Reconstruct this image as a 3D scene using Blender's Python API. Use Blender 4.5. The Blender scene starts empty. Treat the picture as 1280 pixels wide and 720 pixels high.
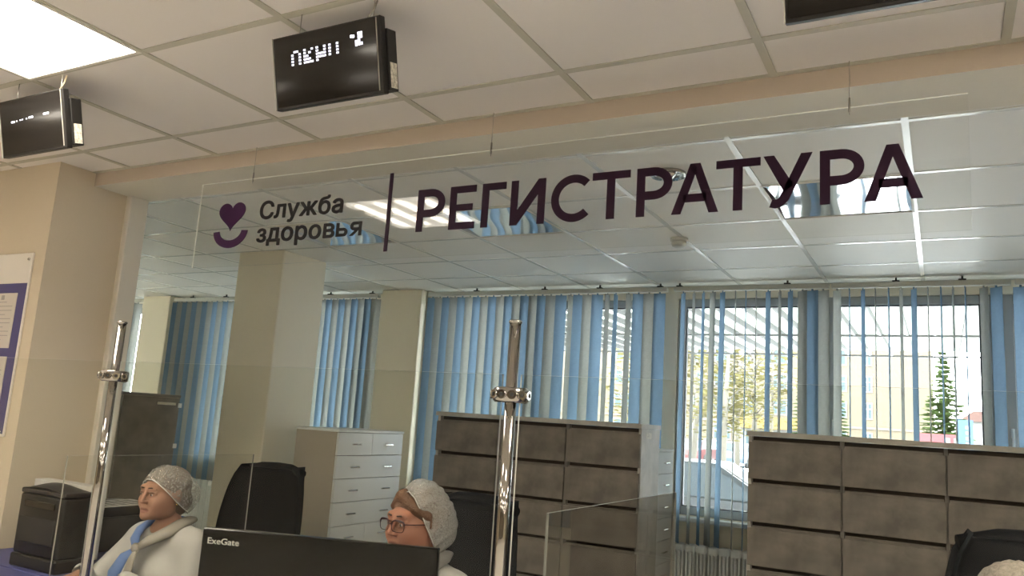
import bpy, bmesh, math, random
import numpy as np
from mathutils import Matrix, Vector
random.seed(7)
SC = bpy.context.scene
COL = SC.collection
PI = math.pi
H = 1.53                                   # eye height

# ------------------------------------------------------------------ camera
F_PX, YAW, PITCH, ROLL = 990.45, -0.5009, 0.1654, -0.065
def cam_axes():
    cy, sy, cp, sp = math.cos(YAW), math.sin(YAW), math.cos(PITCH), math.sin(PITCH)
    cr, sr = math.cos(ROLL), math.sin(ROLL)
    fw = Vector((sy*cp, cy*cp, sp)); r = Vector((cy, -sy, 0)); d = fw.cross(r)
    return cr*r + sr*d, -sr*r + cr*d, fw
RT, DN, FW = cam_axes()
cam_data = bpy.data.cameras.new('camera'); cam = bpy.data.objects.new('camera', cam_data)
COL.objects.link(cam); SC.camera = cam
cam_data.sensor_fit = 'HORIZONTAL'; cam_data.sensor_width = 36.0
cam_data.lens = F_PX/1280*36; cam_data.clip_end = 500; cam_data.clip_start = 0.05
m = Matrix.Identity(4)
for i in range(3):
    m[i][0], m[i][1], m[i][2] = RT[i], -DN[i], -FW[i]
m[2][3] = H
cam.matrix_world = m
def ray(u, v): return RT*((u-640)/F_PX) + DN*((v-360)/F_PX) + FW
def W(u, v, y):                            # world point on the plane y=const
    r = ray(u, v); t = y/r.y
    return Vector((r.x*t, y, H + r.z*t))

# ------------------------------------------------------------------ light
SKY_STRENGTH = 15.5
SUN_STRENGTH = 4.0
LAMP_STRENGTH = 27.5
EXPOSURE = 0.80
world = bpy.data.worlds.new('sky'); SC.world = world; world.use_nodes = True
bg = world.node_tree.nodes['Background']
bg.inputs[0].default_value = (0.90, 0.95, 1.0, 1); bg.inputs[1].default_value = SKY_STRENGTH
sun_d = bpy.data.lights.new('sun', 'SUN'); sun_d.energy = SUN_STRENGTH; sun_d.angle = math.radians(1.5)
sun_d.color = (1.0, 0.94, 0.82)
sun = bpy.data.objects.new('sun', sun_d); COL.objects.link(sun)
sun.rotation_euler = Vector((0.45, 0.62, -0.70)).to_track_quat('-Z', 'Y').to_euler()
sun.location = (0, 0, 30)
vs = SC.view_settings
vs.view_transform = 'Standard'; vs.look = 'None'; vs.gamma = 1.0; vs.exposure = EXPOSURE
vs.use_curve_mapping = False
SC.cycles.use_denoising = True
SC.cycles.max_bounces = 10; SC.cycles.diffuse_bounces = 5; SC.cycles.glossy_bounces = 5
SC.cycles.transmission_bounces = 6; SC.cycles.transparent_max_bounces = 24
SC.cycles.caustics_reflective = False; SC.cycles.caustics_refractive = False
SC.cycles.sample_clamp_indirect = 6.0

# ------------------------------------------------------------------ materials
M = {}
def mat(name, col, rough=0.6, metal=0.0, spec=0.5, noise=None, bump=None, emit=None, sheen=0.0):
    """noise=(scale, amount, colour2); bump=(scale, strength)"""
    mt = bpy.data.materials.new(name); mt.use_nodes = True
    nt = mt.node_tree; b = nt.nodes['Principled BSDF']
    b.inputs['Base Color'].default_value = (*col, 1); b.inputs['Roughness'].default_value = rough
    b.inputs['Metallic'].default_value = metal; b.inputs['Specular IOR Level'].default_value = spec
    if sheen: b.inputs['Sheen Weight'].default_value = sheen
    tc = None
    if noise or bump:
        tc = nt.nodes.new('ShaderNodeTexCoord')
    if noise:
        n = nt.nodes.new('ShaderNodeTexNoise'); n.inputs['Scale'].default_value = noise[0]
        n.inputs['Detail'].default_value = 6; n.inputs['Roughness'].default_value = 0.6
        nt.links.new(tc.outputs['Object'], n.inputs['Vector'])
        mx = nt.nodes.new('ShaderNodeMix'); mx.data_type = 'RGBA'
        mx.inputs['A'].default_value = (*col, 1); mx.inputs['B'].default_value = (*noise[2], 1)
        mr = nt.nodes.new('ShaderNodeMapRange'); mr.inputs['From Min'].default_value = 0.35; mr.inputs['From Max'].default_value = 0.65
        mr.inputs['To Max'].default_value = noise[1]
        nt.links.new(n.outputs['Fac'], mr.inputs['Value']); nt.links.new(mr.outputs['Result'], mx.inputs['Factor'])
        nt.links.new(mx.outputs['Result'], b.inputs['Base Color'])
    if bump:
        n2 = nt.nodes.new('ShaderNodeTexNoise'); n2.inputs['Scale'].default_value = bump[0]; n2.inputs['Detail'].default_value = 3
        nt.links.new(tc.outputs['Object'], n2.inputs['Vector'])
        bp = nt.nodes.new('ShaderNodeBump'); bp.inputs['Strength'].default_value = bump[1]; bp.inputs['Distance'].default_value = 0.01
        nt.links.new(n2.outputs['Fac'], bp.inputs['Height']); nt.links.new(bp.outputs['Normal'], b.inputs['Normal'])
    if emit:
        b.inputs['Emission Color'].default_value = (*emit[0], 1); b.inputs['Emission Strength'].default_value = emit[1]
    M[name] = mt
    return mt
def glass(name, tint=(0.97, 0.98, 0.97), ior=1.45, rough=0.0, gain=1.0):
    mt = bpy.data.materials.new(name); mt.use_nodes = True
    nt = mt.node_tree; nt.nodes.remove(nt.nodes['Principled BSDF'])
    out = nt.nodes['Material Output']
    tr = nt.nodes.new('ShaderNodeBsdfTransparent'); tr.inputs[0].default_value = (*tint, 1)
    gl = nt.nodes.new('ShaderNodeBsdfGlossy'); gl.inputs['Roughness'].default_value = rough
    # Schlick reflectance, the same from both sides of the thin sheet
    f0 = ((ior-1)/(ior+1))**2
    ge = nt.nodes.new('ShaderNodeNewGeometry'); dt = nt.nodes.new('ShaderNodeVectorMath'); dt.operation = 'DOT_PRODUCT'
    nt.links.new(ge.outputs['Normal'], dt.inputs[0]); nt.links.new(ge.outputs['Incoming'], dt.inputs[1])
    def mth(op, a, b=None):
        n = nt.nodes.new('ShaderNodeMath'); n.operation = op
        for k, q in enumerate((a, b)):
            if q is None: continue
            if isinstance(q, (int, float)): n.inputs[k].default_value = q
            else: nt.links.new(q, n.inputs[k])
        return n.outputs[0]
    c = mth('SUBTRACT', 1.0, mth('ABSOLUTE', dt.outputs['Value']))
    fac = mth('MULTIPLY', mth('ADD', mth('MULTIPLY', mth('POWER', c, 5.0), 1-f0), f0), gain)
    mx = nt.nodes.new('ShaderNodeMixShader')
    nt.links.new(fac, mx.inputs[0])
    nt.links.new(tr.outputs[0], mx.inputs[1]); nt.links.new(gl.outputs[0], mx.inputs[2])
    nt.links.new(mx.outputs[0], out.inputs['Surface'])
    M[name] = mt
def fabric_through(name, col, trans=0.35):
    """thin cloth or leaf that lets some light through"""
    mt = bpy.data.materials.new(name); mt.use_nodes = True
    nt = mt.node_tree; nt.nodes.remove(nt.nodes['Principled BSDF']); out = nt.nodes['Material Output']
    d = nt.nodes.new('ShaderNodeBsdfDiffuse'); t = nt.nodes.new('ShaderNodeBsdfTranslucent')
    d.inputs[0].default_value = (*col, 1); t.inputs[0].default_value = (*col, 1)
    tc = nt.nodes.new('ShaderNodeTexCoord'); wv = nt.nodes.new('ShaderNodeTexNoise'); wv.inputs['Scale'].default_value = 60
    nt.links.new(tc.outputs['Object'], wv.inputs['Vector'])
    mxc = nt.nodes.new('ShaderNodeMix'); mxc.data_type = 'RGBA'; mxc.inputs['A'].default_value = (*[c*0.9 for c in col], 1)
    mxc.inputs['B'].default_value = (*[min(1, c*1.1) for c in col], 1)
    nt.links.new(wv.outputs['Fac'], mxc.inputs['Factor'])
    nt.links.new(mxc.outputs['Result'], d.inputs[0]); nt.links.new(mxc.outputs['Result'], t.inputs[0])
    mx = nt.nodes.new('ShaderNodeMixShader'); mx.inputs[0].default_value = trans
    nt.links.new(d.outputs[0], mx.inputs[1]); nt.links.new(t.outputs[0], mx.inputs[2]); nt.links.new(mx.outputs[0], out.inputs['Surface'])
    M[name] = mt
def net(name, col, cover=0.55, scale=260):
    """fine nonwoven net: white threads with gaps"""
    mt = bpy.data.materials.new(name); mt.use_nodes = True
    nt = mt.node_tree; nt.nodes.remove(nt.nodes['Principled BSDF']); out = nt.nodes['Material Output']
    d = nt.nodes.new('ShaderNodeBsdfDiffuse'); d.inputs[0].default_value = (*col, 1)
    t = nt.nodes.new('ShaderNodeBsdfTransparent')
    tc = nt.nodes.new('ShaderNodeTexCoord'); n = nt.nodes.new('ShaderNodeTexNoise'); n.inputs['Scale'].default_value = scale/2
    n.inputs['Detail'].default_value = 5
    nt.links.new(tc.outputs['Object'], n.inputs['Vector'])
    mr = nt.nodes.new('ShaderNodeMapRange'); mr.inputs['From Min'].default_value = 0.35; mr.inputs['From Max'].default_value = 0.68
    mr.inputs['To Min'].default_value = cover-0.16; mr.inputs['To Max'].default_value = min(1, cover+0.16)
    nt.links.new(n.outputs['Fac'], mr.inputs['Value'])
    mx = nt.nodes.new('ShaderNodeMixShader'); nt.links.new(mr.outputs['Result'], mx.inputs[0])
    nt.links.new(t.outputs[0], mx.inputs[1]); nt.links.new(d.outputs[0], mx.inputs[2]); nt.links.new(mx.outputs[0], out.inputs['Surface'])
    M[name] = mt
def lamp_mat(name, strength):
    """diffuser lit by four tubes lying behind it (tubes run along local y)"""
    mt = bpy.data.materials.new(name); mt.use_nodes = True
    nt = mt.node_tree; nt.nodes.remove(nt.nodes['Principled BSDF']); out = nt.nodes['Material Output']
    tc = nt.nodes.new('ShaderNodeTexCoord'); sep = nt.nodes.new('ShaderNodeSeparateXYZ'); nt.links.new(tc.outputs['Object'], sep.inputs[0])
    def math_node(op, a, b):
        n = nt.nodes.new('ShaderNodeMath'); n.operation = op
        for k, q in enumerate((a, b)):
            if q is None: continue
            if isinstance(q, (int, float)): n.inputs[k].default_value = q
            else: nt.links.new(q, n.inputs[k])
        return n.outputs[0]
    c = math_node('COSINE', math_node('MULTIPLY', sep.outputs['X'], 2*PI/0.142), None)
    c = math_node('MULTIPLY', math_node('ADD', math_node('MULTIPLY', c, -1.0), 1.0), 0.5)   # 0..1, four crests
    c = math_node('POWER', c, 2.4)
    ay = math_node('ABSOLUTE', sep.outputs['Y'], None)
    mr = nt.nodes.new('ShaderNodeMapRange'); mr.interpolation_type = 'SMOOTHSTEP'
    mr.inputs['From Min'].default_value = 0.27; mr.inputs['From Max'].default_value = 0.19
    nt.links.new(ay, mr.inputs['Value'])
    c = math_node('MULTIPLY', c, mr.outputs['Result'])
    st = math_node('MULTIPLY', math_node('ADD', math_node('MULTIPLY', c, 1.15), 0.24), strength)
    e = nt.nodes.new('ShaderNodeEmission'); e.inputs[0].default_value = (1.0, 0.91, 0.77, 1)
    nt.links.new(st, e.inputs[1]); nt.links.new(e.outputs[0], out.inputs['Surface'])
    M[name] = mt

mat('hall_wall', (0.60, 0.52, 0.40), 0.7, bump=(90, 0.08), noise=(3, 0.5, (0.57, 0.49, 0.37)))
mat('hall_rear_shaded', (0.30, 0.26, 0.21), 0.7, bump=(90, 0.05))  # shade of an unlit hall end put into the colour, dimming glass reflections
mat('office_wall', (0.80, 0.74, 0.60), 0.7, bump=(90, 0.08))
mat('beam_under_lit', (0.74, 0.71, 0.61), 0.7, bump=(90, 0.05))  # lighter than the beam face; light on the underside put into the colour
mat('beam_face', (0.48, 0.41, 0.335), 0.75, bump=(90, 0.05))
mat('white_trim', (0.66, 0.62, 0.54), 0.35)
mat('tile_hall', (0.84, 0.81, 0.775), 0.75, bump=(300, 0.06))
mat('tile_office', (0.84, 0.835, 0.79), 0.55, bump=(300, 0.04))
mat('grid_hall', (0.52, 0.505, 0.425), 0.40)
mat('grid_office', (0.80, 0.81, 0.77), 0.22, spec=0.8)
mat('slab', (0.5, 0.47, 0.42), 0.9)
mat('floor_tile', (0.84, 0.81, 0.76), 0.4, noise=(4, 0.6, (0.79, 0.76, 0.71)))
lamp_mat('lamp_diffuser', LAMP_STRENGTH)
mat('lamp_frame', (0.8, 0.78, 0.72), 0.5)
mat('mirror_reflector', (0.80, 0.82, 0.84), 0.06, metal=1.0)
glass('clear_panel', (0.985, 0.985, 0.975), 1.49, gain=0.6)
glass('screen_glass', (0.975, 0.98, 0.965), 1.5, gain=0.24)
glass('smoky_panel', (0.86, 0.855, 0.84), 1.5, gain=1.2)
glass('window_glass', (0.97, 0.985, 0.98), 1.45)
mat('panel_edge', (0.90, 0.90, 0.82), 0.25)
mat('dim_edge', (0.26, 0.265, 0.245), 0.3)
mat('screen_edge', (0.60, 0.60, 0.54), 0.3)
mat('letter_purple', (0.019, 0.0065, 0.0175), 0.6, spec=0.12)
mat('letter_black', (0.011, 0.009, 0.009), 0.6, spec=0.12)
mat('logo_purple', (0.030, 0.009, 0.035), 0.6, spec=0.12)
mat('wire', (0.35, 0.33, 0.29), 0.35, metal=0.7)
mat('display_black', (0.009, 0.008, 0.0075), 0.08, spec=0.32)
mat('display_case', (0.012, 0.011, 0.010), 0.4, spec=0.25)
mat('bezel_edge', (0.32, 0.31, 0.27), 0.4)
mat('led_white', (0.9, 0.9, 1.0), 0.5, emit=((0.84, 0.84, 1.0), 1.3))
mat('cable_cream', (0.75, 0.62, 0.40), 0.5)
mat('sticker', (0.75, 0.71, 0.60), 0.6, noise=(120, 0.9, (0.30, 0.28, 0.24)))
mat('chrome', (0.36, 0.345, 0.32), 0.05, metal=1.0)
mat('dark_rubber', (0.02, 0.02, 0.02), 0.6)
fabric_through('slat_blue', (0.175, 0.265, 0.375), 0.42)
fabric_through('slat_grey', (0.335, 0.345, 0.322), 0.40)
mat('headrail', (0.58, 0.59, 0.54), 0.45)
mat('pvc', (0.42, 0.44, 0.45), 0.35)
mat('gasket', (0.05, 0.06, 0.07), 0.6)
mat('sill', (0.78, 0.79, 0.78), 0.3)
mat('radiator_white', (0.78, 0.79, 0.77), 0.35)
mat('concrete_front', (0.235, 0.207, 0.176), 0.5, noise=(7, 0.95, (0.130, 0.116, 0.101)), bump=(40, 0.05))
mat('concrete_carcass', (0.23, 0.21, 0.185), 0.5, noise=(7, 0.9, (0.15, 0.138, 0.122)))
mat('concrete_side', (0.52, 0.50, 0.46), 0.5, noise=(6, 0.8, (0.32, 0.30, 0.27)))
mat('recess_shade', (0.05, 0.035, 0.025), 0.8)  # shade inside the drawer gaps put into the colour
mat('white_board', (0.84, 0.86, 0.85), 0.4)
mat('tan_board', (0.47, 0.42, 0.34), 0.5)
mat('steel', (0.7, 0.69, 0.66), 0.2, metal=1.0)
mat('chair_black', (0.006, 0.0068, 0.009), 0.6, spec=0.15, bump=(200, 0.10))
mat('black_plastic', (0.009, 0.009, 0.010), 0.35, spec=0.3)
mat('monitor_back', (0.005, 0.0045, 0.004), 0.15, spec=0.2)
mat('logo_grey', (0.45, 0.45, 0.44), 0.35)
mat('grey_plastic', (0.02, 0.02, 0.022), 0.4, spec=0.3)
mat('counter_blue', (0.055, 0.062, 0.20), 0.45)
mat('counter_front', (0.52, 0.49, 0.43), 0.5)
mat('paper', (0.55, 0.54, 0.51), 0.7)
mat('print_grey', (0.16, 0.16, 0.16), 0.7)
mat('board_white', (0.80, 0.76, 0.70), 0.4)
mat('board_violet', (0.058, 0.052, 0.165), 0.4)
mat('pocket_paper', (0.62, 0.57, 0.51), 0.35)
mat('print_line', (0.36, 0.33, 0.31), 0.6)
mat('skin', (0.36, 0.195, 0.132), 0.5, noise=(25, 0.4, (0.33, 0.16, 0.108)))
mat('skin_ruddy', (0.36, 0.165, 0.105), 0.5, noise=(22, 0.5, (0.30, 0.115, 0.073)))
mat('lips', (0.25, 0.105, 0.08), 0.5)
mat('eye_white', (0.50, 0.46, 0.42), 0.3)
mat('iris', (0.035, 0.022, 0.015), 0.2)
mat('brow', (0.060, 0.035, 0.025), 0.8)
mat('hair_dark', (0.10, 0.072, 0.052), 0.6, noise=(60, 0.6, (0.16, 0.12, 0.09)))
mat('hair_brown', (0.12, 0.055, 0.028), 0.5, noise=(75, 0.8, (0.15, 0.08, 0.045)), bump=(160, 0.5))
net('cap_net', (0.55, 0.53, 0.50), 0.36)
net('cap_net_white', (0.58, 0.57, 0.55), 0.50, 560)
net('cap_net_thick', (0.42, 0.37, 0.32), 0.75)
mat('cap_band', (0.55, 0.53, 0.50), 0.8)
mat('coat_white', (0.46, 0.45, 0.425), 0.75, bump=(60, 0.06))
mat('collar_grey', (0.189, 0.18, 0.171), 0.8)
mat('scarf_beige', (0.29, 0.265, 0.23), 0.75, bump=(50, 0.1))
mat('scarf_blue', (0.10, 0.18, 0.40), 0.6, bump=(50, 0.1))
mat('trousers', (0.10, 0.11, 0.15), 0.8)
mat('glasses_frame', (0.05, 0.02, 0.025), 0.25)
glass('lens_glass', (0.97, 0.97, 0.97), 1.5)
mat('gold', (0.8, 0.6, 0.25), 0.25, metal=1.0)
# outdoors
mat('asphalt', (0.46, 0.46, 0.45), 0.9, noise=(0.4, 0.6, (0.40, 0.40, 0.40)))
mat('facade', (0.0625, 0.049, 0.031), 0.85, noise=(0.8, 0.6, (0.054, 0.042, 0.027)))
mat('facade_band', (0.0825, 0.06875, 0.0495), 0.85)
mat('far_glass', (0.03, 0.045, 0.05), 0.3, spec=0.15)
mat('far_frame', (0.096, 0.096, 0.093), 0.6)
fabric_through('conifer', (0.060, 0.088, 0.032), 0.3)
fabric_through('birch_leaf', (0.088, 0.080, 0.034), 0.35)
mat('birch_bark', (0.07, 0.0644, 0.049), 0.9, noise=(4, 0.9, (0.06, 0.053, 0.042)))
mat('bark', (0.14, 0.10, 0.07), 0.9)
fabric_through('canopy_sheet', (0.20, 0.22, 0.19), 0.5)
mat('canopy_metal', (0.09, 0.09, 0.09), 0.6)
mat('car_silver', (0.0385, 0.0429, 0.0484), 0.3, metal=0.3)
mat('car_white', (0.078, 0.081, 0.084), 0.3)
mat('car_red', (0.077, 0.014, 0.0126), 0.3)
mat('car_blue', (0.0315, 0.049, 0.0735), 0.3)
mat('car_glass', (0.05, 0.06, 0.07), 0.1)
mat('car_tyre', (0.03, 0.03, 0.03), 0.8)
mat('awning_yellow', (0.1085, 0.0616, 0.0028), 0.6)
mat('kiosk_red', (0.0975, 0.006, 0.009), 0.5)
mat('kiosk_blue', (0.00375, 0.0375, 0.09), 0.5)
mat('kiosk_white', (0.0825, 0.0814, 0.077), 0.6)
mat('roof_brown', (0.045, 0.02, 0.015), 0.8)
mat('plaster_yellow', (0.078, 0.057, 0.021), 0.8)

# ------------------------------------------------------------------ mesh helpers
class MB:
    def __init__(s): s.v = []; s.f = []; s.m = []; s.sm = []
    def face(s, idx, mi=0, smooth=False): s.f.append(tuple(idx)); s.m.append(mi); s.sm.append(smooth)
    def box(s, x0, x1, y0, y1, z0, z1, mi=0):
        b = len(s.v)
        s.v += [(x0,y0,z0),(x1,y0,z0),(x1,y1,z0),(x0,y1,z0),(x0,y0,z1),(x1,y0,z1),(x1,y1,z1),(x0,y1,z1)]
        for q in ((0,3,2,1),(4,5,6,7),(0,1,5,4),(1,2,6,5),(2,3,7,6),(3,0,4,7)): s.face([b+i for i in q], mi)
        return s
    def cbox(s, x0, x1, y0, y1, z0, z1, c=0.003, mi=0, seg=1):
        bm = bmesh.new(); bmesh.ops.create_cube(bm, size=1)
        for v in bm.verts:
            v.co = Vector(((x0+x1)/2 + v.co.x*(x1-x0), (y0+y1)/2 + v.co.y*(y1-y0), (z0+z1)/2 + v.co.z*(z1-z0)))
        bmesh.ops.bevel(bm, geom=bm.edges[:], offset=c, segments=seg, profile=0.5, affect='EDGES')
        b = len(s.v); bm.verts.index_update()
        s.v += [tuple(v.co) for v in bm.verts]
        for f in bm.faces: s.face([b+v.index for v in f.verts], mi, seg > 1)
        bm.free(); return s
    def prism(s, pts, y0, y1, mi=0, plane='xz', edge_mi=None):
        """polygon pts (a,b) counter-clockwise seen from the front, extruded between y0 (front) and y1"""
        n = len(pts); b = len(s.v); e = mi if edge_mi is None else edge_mi
        def P(a, c, d): return {'xz': (a, d, c), 'xy': (a, c, d), 'yz': (d, a, c)}[plane]
        s.v += [P(a, c, y0) for a, c in pts] + [P(a, c, y1) for a, c in pts]
        s.face([b+i for i in range(n)], mi); s.face([b+n+i for i in range(n-1, -1, -1)], mi)
        for i in range(n):
            j = (i+1) % n
            s.face([b+j, b+i, b+n+i, b+n+j], e)
        return s
    def strip(s, outer, inner, y0, y1, closed=False, mi=0):
        """band between two matching point rows, extruded (letters)"""
        n = len(outer)
        for i in range(n if closed else n-1):
            j = (i+1) % n
            s.prism([outer[i], outer[j], inner[j], inner[i]], y0, y1, mi)
        return s
    def tube(s, pts, r, n=8, mi=0, caps=True, flat=None, up=None):
        """flat=(a,b) scales the section: a along side, b along normal"""
        pts = [Vector(p) for p in pts]; k = len(pts); b = len(s.v)
        rs = r if isinstance(r, (list, tuple)) else [r]*k
        prev = None
        for i in range(k):
            t = (pts[min(i+1, k-1)] - pts[max(i-1, 0)]).normalized()
            if prev is None:
                a = Vector(up) if up else (Vector((0,0,1)) if abs(t.z) < 0.9 else Vector((1,0,0)))
                side = t.cross(a).normalized()
            else:
                side = (prev - t*prev.dot(t)).normalized()
            prev = side; nrm = side.cross(t)
            fa, fb = flat if flat else (1, 1)
            for j in range(n):
                an = 2*PI*j/n
                s.v.append(tuple(pts[i] + side*(math.cos(an)*rs[i]*fa) + nrm*(math.sin(an)*rs[i]*fb)))
        for i in range(k-1):
            for j in range(n):
                j2 = (j+1) % n
                s.face([b+i*n+j, b+i*n+j2, b+(i+1)*n+j2, b+(i+1)*n+j], mi, True)
        if caps:
            s.face([b+j for j in range(n-1, -1, -1)], mi); s.face([b+(k-1)*n+j for j in range(n)], mi)
        return s
    def lathe(s, prof, c=(0,0,0), n=20, mi=0, axis='z', smooth=True):
        b = len(s.v); k = len(prof)
        for r, h in prof:
            for j in range(n):
                a = 2*PI*j/n
                p = {'z': (r*math.cos(a), r*math.sin(a), h), 'y': (r*math.cos(a), h, -r*math.sin(a)), 'x': (h, r*math.cos(a), r*math.sin(a))}[axis]
                s.v.append((c[0]+p[0], c[1]+p[1], c[2]+p[2]))
        for i in range(k-1):
            for j in range(n):
                j2 = (j+1) % n
                s.face([b+i*n+j, b+i*n+j2, b+(i+1)*n+j2, b+(i+1)*n+j], mi, smooth)
        s.face([b+j for j in range(n-1, -1, -1)], mi); s.face([b+(k-1)*n+j for j in range(n)], mi)
        return s
    def grid(s, fn, nu, nv, mi=0, smooth=True, wrap_u=False):
        b = len(s.v)
        for i in range(nu):
            for j in range(nv): s.v.append(tuple(fn(i/(nu if wrap_u else nu-1), j/(nv-1))))
        for i in range(nu if wrap_u else nu-1):
            for j in range(nv-1):
                i2 = (i+1) % nu
                s.face([b+i*nv+j, b+i2*nv+j, b+i2*nv+j+1, b+i*nv+j+1], mi, smooth)
        return s
    def sphere(s, c, r, n=12, mi=0):
        rr = r if isinstance(r, (tuple, list)) else (r, r, r)
        return s.grid(lambda u, v: (c[0]+rr[0]*math.cos(2*PI*u)*math.sin(PI*v), c[1]+rr[1]*math.sin(2*PI*u)*math.sin(PI*v), c[2]-rr[2]*math.cos(PI*v)), n, max(6, n//2+1), mi, True, True)
    def mesh(s, name, mats):
        me = bpy.data.meshes.new(name); me.from_pydata(s.v, [], s.f)
        for q in (mats if isinstance(mats, (list, tuple)) else [mats]): me.materials.append(M[q])
        me.polygons.foreach_set('material_index', s.m); me.polygons.foreach_set('use_smooth', s.sm)
        me.update(); return me
    def build(s, name, mats, parent=None, loc=(0,0,0), **k):
        return add(name, s.mesh(name, mats), parent, loc, **k)
def add(name, me, parent=None, loc=(0,0,0), rot=None, label=None, cat=None, group=None, kind=None):
    o = bpy.data.objects.new(name, me); COL.objects.link(o); o.location = loc
    if rot: o.rotation_euler = rot
    if parent: o.parent = parent
    tag(o, label, cat, group, kind); return o
def tag(o, label=None, cat=None, group=None, kind=None):
    if label: o['label'] = label
    if cat: o['category'] = cat
    if group: o['group'] = group
    if kind: o['kind'] = kind
    return o
def empty(name, loc=(0,0,0), rz=0, **k):
    o = add(name, None, None, loc, **k); o.rotation_euler[2] = rz; o.empty_display_size = 0.1; return o
def copy_tree(o, parent=None):
    c = o.copy(); COL.objects.link(c); c.parent = parent
    for ch in list(o.children): copy_tree(ch, c)
    return c
def struct(name, mb, mats, label=None, cat=None, parent=None):
    return mb.build(name, mats, parent, label=label, cat=cat, kind='structure')

# ================================================================== the setting
ZH, ZO = H+1.0835, H+1.0958                 # hall and office ceiling levels
GX, GY = -0.4271, 2.105                     # hall ceiling grid
OX, OY = -0.0886, 2.28                      # office ceiling grid
BEAM_Y0, BEAM_Y1, BEAM_Z = 2.355, 2.645, H+1.019
struct('floor', MB().box(-18, 9.0, -9, 6.2, -0.1, 0), 'floor_tile', 'grey brown tiled floor of hall and office', 'floor')
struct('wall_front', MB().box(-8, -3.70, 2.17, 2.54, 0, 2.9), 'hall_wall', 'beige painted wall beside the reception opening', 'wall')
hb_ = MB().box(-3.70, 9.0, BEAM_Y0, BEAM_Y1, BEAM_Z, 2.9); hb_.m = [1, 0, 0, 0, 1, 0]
struct('wall_header', hb_, ['beam_face', 'beam_under_lit'], 'beige painted beam over the reception opening', 'beam')
struct('trim_1', MB().cbox(-3.70, -3.664, 2.54, BEAM_Y1, 0, BEAM_Z, 0.004), 'white_trim', 'pale trim lining the side of the reception opening', 'trim')
struct('wall_office_side', MB().box(-18, -3.70, 2.54, BEAM_Y1, 0, 2.9), 'office_wall', 'beige office side of the front wall', 'wall')
struct('wall_hall_back', MB().box(-8, 9.0, -9.15, -9, 0, 2.9), 'hall_rear_shaded', 'beige rear wall of the waiting hall', 'wall')
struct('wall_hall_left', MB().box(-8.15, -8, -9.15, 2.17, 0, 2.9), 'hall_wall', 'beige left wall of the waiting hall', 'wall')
struct('wall_right', MB().box(9.0, 9.15, -9.15, 6.2, 0, 2.9), 'office_wall', 'beige right wall of hall and office', 'wall')
struct('wall_left', MB().box(-18.15, -18, 2.54, 6.2, 0, 2.9), 'office_wall', 'beige left wall of the office', 'wall')

# --- back wall with a row of windows
WZ0, WZ1, BY = 0.93, 2.535, 5.9
PANES = [-16.9, -15.8, -14.7, -13.6, -12.5, -11.45, -10.4, -8.75, -6.72, -5.60, -3.87, -2.79, -1.708, -0.625, 0.422, 1.48, 2.56]  # unseen bare panes left of all the blinds are added, brightening the left office
PW = 0.862
wb = MB().box(-18, 9.0, BY, 6.2, 0, WZ0).box(-18, 9.0, BY, 6.2, WZ1, 2.9)
edge = -18
for p in PANES:
    wb.box(edge, p-0.06, BY, 6.2, WZ0, WZ1); edge = p+PW+0.06
wb.box(edge, 9.0, BY, 6.2, WZ0, WZ1)
struct('wall_back', wb, 'office_wall', 'beige window wall of the office', 'wall')
fr = MB(); a, b = -0.06, PW+0.06
zg0, zg1 = H-0.54, H+0.945
for (x0, x1, z0, z1) in ((a, 0, WZ0, WZ1), (PW, b, WZ0, WZ1), (0, PW, WZ0, zg0), (0, PW, zg1, WZ1)):
    fr.cbox(x0, x1, 5.93, 6.0, z0, z1, 0.006)
fr_me = fr.mesh('window', 'pvc')
gk = MB()
for (x0, x1, z0, z1) in ((0, .008, zg0, zg1), (PW-.008, PW, zg0, zg1), (0, PW, zg0, zg0+.008), (0, PW, zg1-.008, zg1)):
    gk.box(x0, x1, 5.94, 5.975, z0, z1)
gk_me = gk.mesh('gasket', 'gasket')
pn_me = MB().box(0, PW, 5.953, 5.961, zg0, zg1).mesh('pane', 'window_glass')
hd_me = MB().cbox(-0.04, -0.02, 5.90, 5.93, 1.62, 1.68, 0.004).cbox(-0.038, -0.022, 5.885, 5.90, 1.54, 1.67, 0.004).mesh('handle', 'sill')
for i, p in enumerate(PANES):  # the window just right of the wall pillar is added to backlight its blind
    w = add('window_%d' % (i+1), fr_me, None, (p, 0, 0), kind='structure', label='white plastic framed window with a single tall pane', cat='window', group='office windows')
    add('gasket', gk_me, w); add('pane', pn_me, w); add('handle', hd_me, w)
struct('trim_2', MB().cbox(-4.02, 9.0, 5.80, 5.93, 0.895, 0.925, 0.004), 'sill', 'white window sill along the right hand windows', 'window sill')
struct('trim_3', MB().cbox(-7.32, -4.48, 5.80, 5.93, 0.895, 0.925, 0.004), 'sill', 'white window sill between the square wall pillars', 'window sill')

# --- pillars
def pillar(x0, x1, y0, y1, label):
    struct('pillar', MB().cbox(x0, x1, y0, y1, 0, ZO-0.001, 0.006), 'office_wall', label, 'pillar')
pillar(-4.545, -4.10, 4.08, 4.53, 'free standing square beige pillar behind the service sign')
pillar(-4.47, -4.03, 5.71, BY, 'beige pillar on the window wall behind the white chest of drawers')
pillar(-7.77, -7.33, 5.71, BY, 'beige pillar on the window wall behind the tall grey cabinet')
# pipe boxing next to the wall pillar
struct('trim_4', MB().cbox(-4.03, -3.985, 5.80, BY, 0, ZO-0.001, 0.004), 'white_trim', 'narrow pale casing beside the wall pillar', 'trim')

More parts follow.
